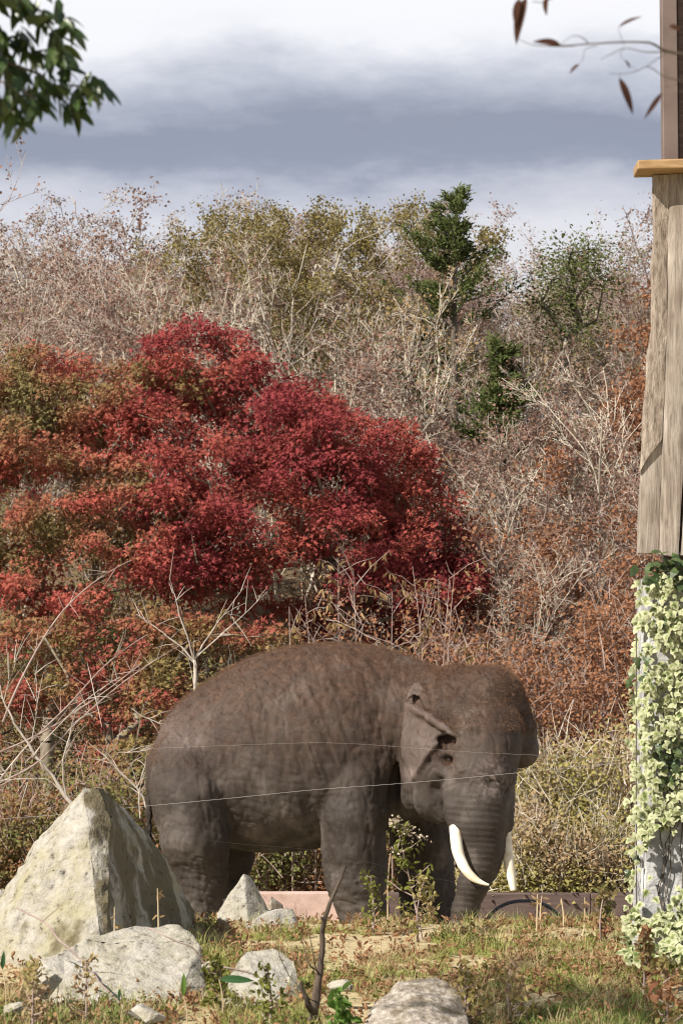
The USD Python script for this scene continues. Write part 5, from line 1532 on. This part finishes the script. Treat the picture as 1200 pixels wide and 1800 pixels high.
# a few broad fresh leaves among the stones
rng = np.random.default_rng(14)
for lab, px, py, d, L, al, mt in (('bright green broad leaf standing beside the flat boulder', 322, 1752, 15.3, .16, (.05, -.2, 1), 'fresh_leaf'), ('dark green strap leaf lying left of the broken stick', 385, 1722, 15.3, .24, (1, -.1, .02), 'broad_green_leaf'),
                                  ('small dark leaf at the left edge of the pointed boulder', 4, 1705, 15.4, .13, (.1, -.2, .9), 'broad_green_leaf'), ('small drooping dark leaf on the flat boulder', 210, 1738, 15.3, .08, (0, -.2, -1), 'broad_green_leaf')):
    c = W(px, py, d)
    t = thing('single_leaf', lab, 'leaf', c)
    m = fine_leaf(c, al, [.15, -1.0, .45], L * .8, .24)
    part('blade', m, M(mt), t)
    g0 = np.array([c[0] + .02, c[1] + .03, float(ground_z(c[0], c[1]))])
    part('stalk', tube1([g0, (g0 + c) / 2 + [.01, 0, 0], c], .003, 5, 6), M('straw_stalk'), t)

# --- pale dead saplings behind the boulder
stick_thing('dead_sapling', 'pale leafless sapling leaning left behind the pointed boulder', 'sapling',
            [[(150, 1440, 21.0, 0.0186), (120, 1405, 21.0, 0.0161), (80, 1348, 21.0, 0.0130), (50, 1306, 21.0, 0.0112), (22, 1262, 21.0, 0.0087), (5, 1232, 21.0, 0.0062), (0, 1205, 21.0, 0.0031)],
             [(118, 1400, 21.0, 0.0087), (110, 1350, 20.95, 0.0068), (122, 1295, 20.9, 0.0050), (130, 1262, 20.9, 0.0019)], [(52, 1308, 21.0, 0.0062), (20, 1345, 21.1, 0.0050), (0, 1370, 21.1, 0.0037)],
             [(60, 1330, 21.0, 0.0062), (100, 1280, 20.9, 0.0043), (150, 1232, 20.9, 0.0031), (210, 1190, 20.9, 0.0019)], [(58, 1302, 21.0, 0.0050), (64, 1240, 21.0, 0.0037), (60, 1180, 21.0, 0.0019)], [(120, 1405, 21, 0.0050), (70, 1370, 21, 0.0031), (0, 1372, 21.1, 0.0019)],
             [(5, 1235, 21.0, 0.0037), (14, 1200, 21.0, 0.0025), (30, 1150, 21.0, 0.0012)]], 'pale_wood')
stick_thing('dead_sapling', 'slender pale forked sapling standing behind the elephant\'s rump', 'sapling',
            [[(342, 1420, 27.3, 0.0211), (343, 1300, 27.3, 0.0198), (343, 1230, 27.3, 0.0186), (342, 1160, 27.3, 0.0161)], [(342, 1162, 27.3, 0.0105), (310, 1130, 27.3, 0.0081), (270, 1100, 27.3, 0.0050), (240, 1080, 27.3, 0.0025)],
             [(342, 1160, 27.3, 0.0105), (325, 1110, 27.2, 0.0074), (305, 1050, 27.2, 0.0043), (298, 1020, 27.2, 0.0019)], [(342, 1160, 27.3, 0.0099), (365, 1120, 27.3, 0.0074), (400, 1070, 27.3, 0.0043), (430, 1030, 27.3, 0.0019)], [(345, 1155, 27.3, 0.0087), (390, 1115, 27.2, 0.0062), (440, 1070, 27.2, 0.0031), (470, 1040, 27.2, 0.0019)]], 'pale_wood')
stick_thing('dead_sapling', 'thin pale curving sapling between the boulder and the elephant\'s tail', 'sapling',
            [[(262, 1440, 25.6, 0.0124), (255, 1410, 25.6, 0.0112), (240, 1385, 25.6, 0.0099), (205, 1350, 25.6, 0.0074), (185, 1330, 25.6, 0.0056), (160, 1305, 25.6, 0.0025)], [(245, 1440, 25.6, 0.0074), (244, 1390, 25.6, 0.0056), (246, 1400, 25.6, 0.0025)], [(240, 1386, 25.6, 0.0062), (252, 1360, 25.6, 0.0050), (258, 1330, 25.6, 0.0019)],
             [(205, 1324, 25.8, 0.0037), (240, 1322, 25.8, 0.0062), (272, 1316, 25.8, 0.0062)], [(232, 1245, 26, 0.0031), (262, 1262, 26, 0.0056), (300, 1275, 26, 0.0062)]], 'pale_wood')
# long arching canes in front of the red maples
CANES = [('lowest purplish bramble cane arching across the red leaves on the left', [(0, 1375, 26.5), (60, 1345, 26.5), (130, 1275, 26.6), (210, 1205, 26.7), (290, 1150, 26.8), (330, 1128, 26.9)]),
         ('middle purplish bramble cane arching across the red leaves on the left', [(-20, 1400, 26.3), (40, 1320, 26.3), (120, 1240, 26.4), (190, 1165, 26.5), (260, 1115, 26.6)]),
         ('upper dark cane rising from the left edge into the orange maple', [(5, 1270, 26.2), (55, 1160, 26.3), (110, 1075, 26.4), (170, 1020, 26.5), (230, 985, 26.6)]),
         ('long thin cane crossing above the boulder from the left edge', [(-20, 1330, 25.8), (70, 1290, 25.9), (150, 1240, 26.0), (250, 1165, 26.2)])]
for lab, pts in CANES:
    p = np.array(pts, float)
    q = W(p[:, 0], p[:, 1], p[:, 2])
    t = thing('bramble_cane', lab, 'cane', q[0])
    part('cane', tube1(q, np.linspace(.013, .004, len(q)), 6, 26), M('cane_bark'), t, smooth=True)
    s = np.random.default_rng(len(lab)).integers(6, 24, 14)
    fine = tube1(q, .001, 3, 26)[0].reshape(26, 3, 3).mean(1)
    o = fine[s]
    dv = rand_dirs(np.random.default_rng(len(lab) + 1), 14, .4) * .22
    part('side_twigs', tubes(np.stack([o, o + dv * .6, o + dv], 1), np.array([[.004, .003, .0015]]).repeat(14, 0), 3), M('cane_bark'), t, kind='stuff')

# dried tall stems with hanging leaves over the elephant's back
rng = np.random.default_rng(33)
WH = ['left end of the row', 'second from the left of the row', 'third of the row', 'middle of the row', 'just right of the middle of the row', 'third from the right of the row', 'second from the right of the row', 'right end of the row']
for i, px in enumerate((515, 555, 600, 640, 690, 730, 765, 790)):
    d = 27.6 + rng.uniform(-.2, .3)
    b = ground_at(px, d)
    tp = W(px + rng.normal() * 12, rng.uniform(985, 1075), d)
    t = thing('dried_weed', f'tall dried weed above the elephant\'s back, {WH[i]}', 'weed', b)
    part('stem', tube1([b, b * .5 + tp * .5 + rng.normal(size=3) * .05, tp], [.009, .007, .003], 5, 10), M('cane_bark'), t)
    nb = 7
    s = rng.uniform(.6, 1, nb)[:, None]
    o = b * (1 - s) + tp * s
    e = o + np.stack([rng.choice([-1, 1], nb) * rng.uniform(.12, .38, nb), rng.normal(size=nb) * .12, rng.uniform(.05, .38, nb)], -1)
    part('side_shoots', tubes(np.stack([o, (o + e) / 2 + [0, 0, .03], e], 1), np.array([[.005, .004, .002]]).repeat(nb, 0), 4), M('cane_bark'), t, kind='stuff')
    k = 34
    j = rng.integers(0, nb, k)
    q = rng.uniform(.3, 1, k)[:, None]
    Ls = rng.uniform(.06, .11, k)
    part('hanging_leaves', leaves(o[j] * (1 - q) + e[j] * q, unit(rng.normal(size=(k, 3)) * .5 + [0, 0, -1]), rand_dirs(rng, k), Ls, Ls * .42, 'curl'), M('straw_leaf'), t, kind='stuff')

# --- fence wires in front of the elephant
usdkit.material(stage, M('fence_wire'), {'p': ('principled_bsdf', {'base_color': (.34, .32, .30), 'roughness': .5, 'metallic': .2})}, surface='p.BSDF')
usdkit.material(stage, M('dark_wire'), {'p': ('principled_bsdf', {'base_color': (.06, .05, .05), 'roughness': .5})}, surface='p.BSDF')
usdkit.material(stage, M('insulator_grey'), {'p': ('principled_bsdf', {'base_color': (.07, .075, .085), 'roughness': .4})}, surface='p.BSDF')
wf = thing('wire_fence', 'thin pale fence wires strung between the bank and the elephant', 'fence', W(600, 1640, 19.6))
WIRES = [([(-700, 1485), (0, 1440), (110, 1432), (210, 1422), (400, 1404), (560, 1388), (700, 1378), (1000, 1350), (1500, 1300)], 20.2, .0036, 'fence_wire'),
         ([(-700, 1330), (200, 1318), (420, 1310), (560, 1306), (820, 1322), (900, 1326), (1000, 1330), (1500, 1350)], 20.25, .0016, 'fence_wire'),
         ([(-700, 1450), (270, 1465), (400, 1482), (560, 1496), (740, 1540), (860, 1560), (1100, 1580), (1500, 1600)], 20.3, .0017, 'dark_wire'),
         ([(-700, 1600), (0, 1580), (85, 1560), (500, 1596), (720, 1612), (860, 1590), (1000, 1596), (1500, 1600)], 20.0, .0018, 'dark_wire')]
for pts, d, r, mt in WIRES[:3]:
    p = np.array(pts, float)
    part('wire', tube1(W(p[:, 0], p[:, 1], d), r * .38, 5, 60), M(mt), wf, smooth=True)
for px in (-330, 1420):
    c = W(px, 1640, 20.3)
    g0 = float(ground_z(c[0], c[1]))
    part('post', tube1([[c[0], 20.3, g0 - .3], [c[0], 20.3, W(px, 1270, 20.3)[2]]], .045, 12, 4), M('grey_bark'), wf, smooth=40)
# insulator knob on the boulder
ik = W(85, 1559, 17.55)
kn = thing('insulator_knob', 'small dark insulator knob bolted to the sunlit face of the pointed boulder', 'insulator', ik)
prof = np.array([[0.0, -.05], [.008, -.05], [.008, -.012], [.024, -.010], [.030, .002], [.022, .012], [.026, .020], [.020, .032], [.0, .036]])
rv = trimesh.creation.revolve(prof, sections=20)
rv.apply_transform(trimesh.geometry.align_vectors([0, 0, 1], unit(np.array([-.35, -.85, .35]))))
rv.apply_translation(ik)
part('knob', rv, M('insulator_grey'), kn, smooth=40)
part('bolt', tube1([ik, ik + unit(np.array([.35, .85, -.35])) * .16], .007, 8, 4), M('insulator_grey'), kn, smooth=40)
# looped hose in front of the kerb
hz = thing('looped_hose', 'dark looped hose lying against the kerb right of the elephant\'s trunk', 'hose', W(920, 1620, 25.6))
for k, (x0, x1, top) in enumerate(((850, 992, 1584),)):
    a = np.linspace(0, np.pi, 16)
    cx, rx = (x0 + x1) / 2, (x1 - x0) / 2
    part('loop', tube1(W(cx - rx * np.cos(a), 1650 - (1650 - top) * np.sin(a) ** .8, 25.6 + .12 * k), .016, 8, 40), M('insulator_grey'), hz, smooth=True)

# ---------------------------------------------------------------- overhanging twigs near the camera
usdkit.material(stage, M('oak_leaf'), {
    'g': ('geometry', {}), 'n': ('noise_texture', {'scale': 9.0, 'detail': 2.0}), 'r': ('rgb_ramp', {'ramp': [(.3, (.028, .05, .016)), (.6, (.05, .085, .022)), (.8, (.10, .13, .035))]}), 'p': ('principled_bsdf', {'roughness': .35}), 't': ('translucent_bsdf', {'color': (.07, .12, .02)}), 'm': ('mix_closure', {'fac': .12})},
    [('g.position', 'n.vector'), ('n.fac', 'r.fac'), ('r.color', 'p.base_color'), ('p.BSDF', 'm.closure1'), ('t.BSDF', 'm.closure2')], surface='m.closure')
leaf_mat('dry_brown_leaf', [(0, (.055, .027, .020)), (.5, (.09, .045, .034)), (1, (.13, .066, .048))], .25)
DO = 8.2
rng = np.random.default_rng(70)
ok = thing('evergreen_oak', 'branch of a dark green evergreen oak hanging into the upper left corner', 'tree', W(-420, 1640, 8.0) * [1, 1, 0] + [0, 0, float(ground_z(W(-420, 1640, 8.0)[0], 8.0))])
tb = ok.origin
hub = W(-260, -260, DO)
part('trunk', tube1([tb - [0, 0, .2], tb * .6 + hub * .4 + [-.05, 0, 0], hub, hub + [-.1, .1, 1.2]], [.12, .10, .07, .03], 10, 24), M('dark_bark'), ok, smooth=True)
CL = [(28, 200, 8.2), (45, 165, 8.3), (20, 150, 8.1), (70, 130, 8.2), (110, 110, 8.25), (140, 150, 8.2), (120, 185, 8.25), (165, 145, 8.15), (60, 90, 8.3), (95, 60, 8.3), (115, 35, 8.2), (75, 20, 8.3), (15, 110, 8.2), (0, 70, 8.3), (40, 60, 8.3), (30, 0, 8.2), (-30, 130, 8.2), (-20, 40, 8.3), (60, 170, 8.1), (90, 150, 8.2), (10, 185, 8.3), (100, 85, 8.15)]
tips = np.array([W(*c) for c in CL])
extra = np.array([W(rng.uniform(-420, 40), rng.uniform(-420, -20), rng.uniform(7.3, 8.6)) for _ in range(46)])
extra = np.vstack([extra, np.array([-3.85, 12.0, 6.1]) + rng.normal(size=(60, 3)) * [.45, .5, .35]])  # unseen foliage lobe, added to shade the lower right of the bank
N, par, w = grow([hub], np.vstack([tips, extra]), rng, step=.12, bias=.4)
part('branches', skeleton_mesh(N, par, w, .035, .003, np.ones(len(N), bool), sides=5), M('dark_bark'), ok)
cnt = 0
for c in tips:
    for q in range(13):
        if cnt >= 290:
            break
        out = unit(c - hub)
        ang = rng.uniform(0, 2 * np.pi)
        a = unit(out * .55 + np.array([np.cos(ang) * .8, np.sin(ang) * .6, -.45 + .35 * rng.normal()]))
        L = rng.uniform(.055, .105)
        part('leaf', fine_leaf(c + rng.normal(size=3) * [.014, .03, .014], a, unit(np.array([rng.normal() * .4, -.5 + rng.normal() * .4, .8])), L, .30), M('oak_leaf'), ok, smooth=True)
        cnt += 1
k = len(extra) * 26
c = np.repeat(extra, 26, 0) + rng.normal(size=(k * 1, 3)) * .09
part('upper_foliage', leaves(c, unit(rng.normal(size=(k, 3)) * .5 + [.1, 0, -.6]), rand_dirs(rng, k, .8), rng.uniform(.075, .125, k), .035, 'oval'), M('oak_leaf'), ok, kind='stuff')

DT = 7.6
tw = thing('dry_branch', 'thin leafless branch with curled brown leaves reaching in from the upper right', 'branch', W(1260, 110, DT))
STEMS = [[(1290, 120, .010), (1200, 95, .008), (1168, 88, .0065), (1140, 74, .005), (1110, 73, .0045), (1040, 76, .0035), (1000, 79, .003), (950, 80, .002), (908, 67, .0012)],
         [(1035, 77, .003), (1010, 62, .0016), (1000, 66, .0014), (985, 78, .0012)], [(1010, 80, .002), (975, 81, .0015), (946, 79, .001)], [(1050, 80, .0018), (1026, 90, .0014), (1024, 104, .0012), (1018, 110, .001)],
         [(1170, 90, .003), (1140, 91, .0025), (1098, 84, .002), (1075, 94, .0016), (1054, 104, .0012)], [(1098, 84, .0015), (1090, 95, .0012), (1095, 104, .001)], [(1096, 78, .0014), (1088, 55, .0012), (1086, 48, .001)],
         [(1290, 150, .004), (1196, 140, .0034), (1170, 135, .0026), (1136, 116, .0022), (1120, 124, .0018), (1090, 129, .0014), (1068, 128, .001)], [(1136, 116, .0018), (1162, 98, .002), (1172, 92, .002)], [(1120, 122, .0012), (1108, 115, .001), (1102, 110, .0008)],
         [(1088, 129, .001), (1090, 137, .0008)], [(1190, 142, .0016), (1180, 152, .0012), (1166, 152, .001), (1164, 160, .0008)], [(1300, -30, .006), (1180, -40, .005), (1000, -20, .004), (950, 4, .002), (935, 2, .0015)]]
for st_ in STEMS:
    s_ = np.array(st_)
    part('stem', tube1(W(s_[:, 0], s_[:, 1], DT), s_[:, 2] * .62, 6, max(8, 4 * len(s_))), M('dead_stick'), tw, smooth=True)
LV = [(985, 78, -26, -6, .075, .5), (1087, 47, 28, -20, .070, .3), (1018, 112, -18, 12, .040, .5), (1096, 104, 10, 10, .034, .7), (1088, 136, 22, 48, .105, .34), (1164, 162, -24, 32, .085, .28), (1176, 44, 14, 6, .035, .8), (925, -6, -22, 54, .13, .42), (962, -10, -8, 24, .06, .6), (913, -4, -10, 30, .08, .5)]
for px, py, dx, dy, L, wd in LV:
    a = W(px, py, DT)
    b = W(px + dx, py + dy, DT) + [0, -.015, 0]
    part('leaf', fine_leaf(a, b - a, unit(np.array([rng.normal() * .6, -1.0, .4])), L, wd * .62, bend=.35, n=9), M('dry_brown_leaf'), tw, smooth=True)
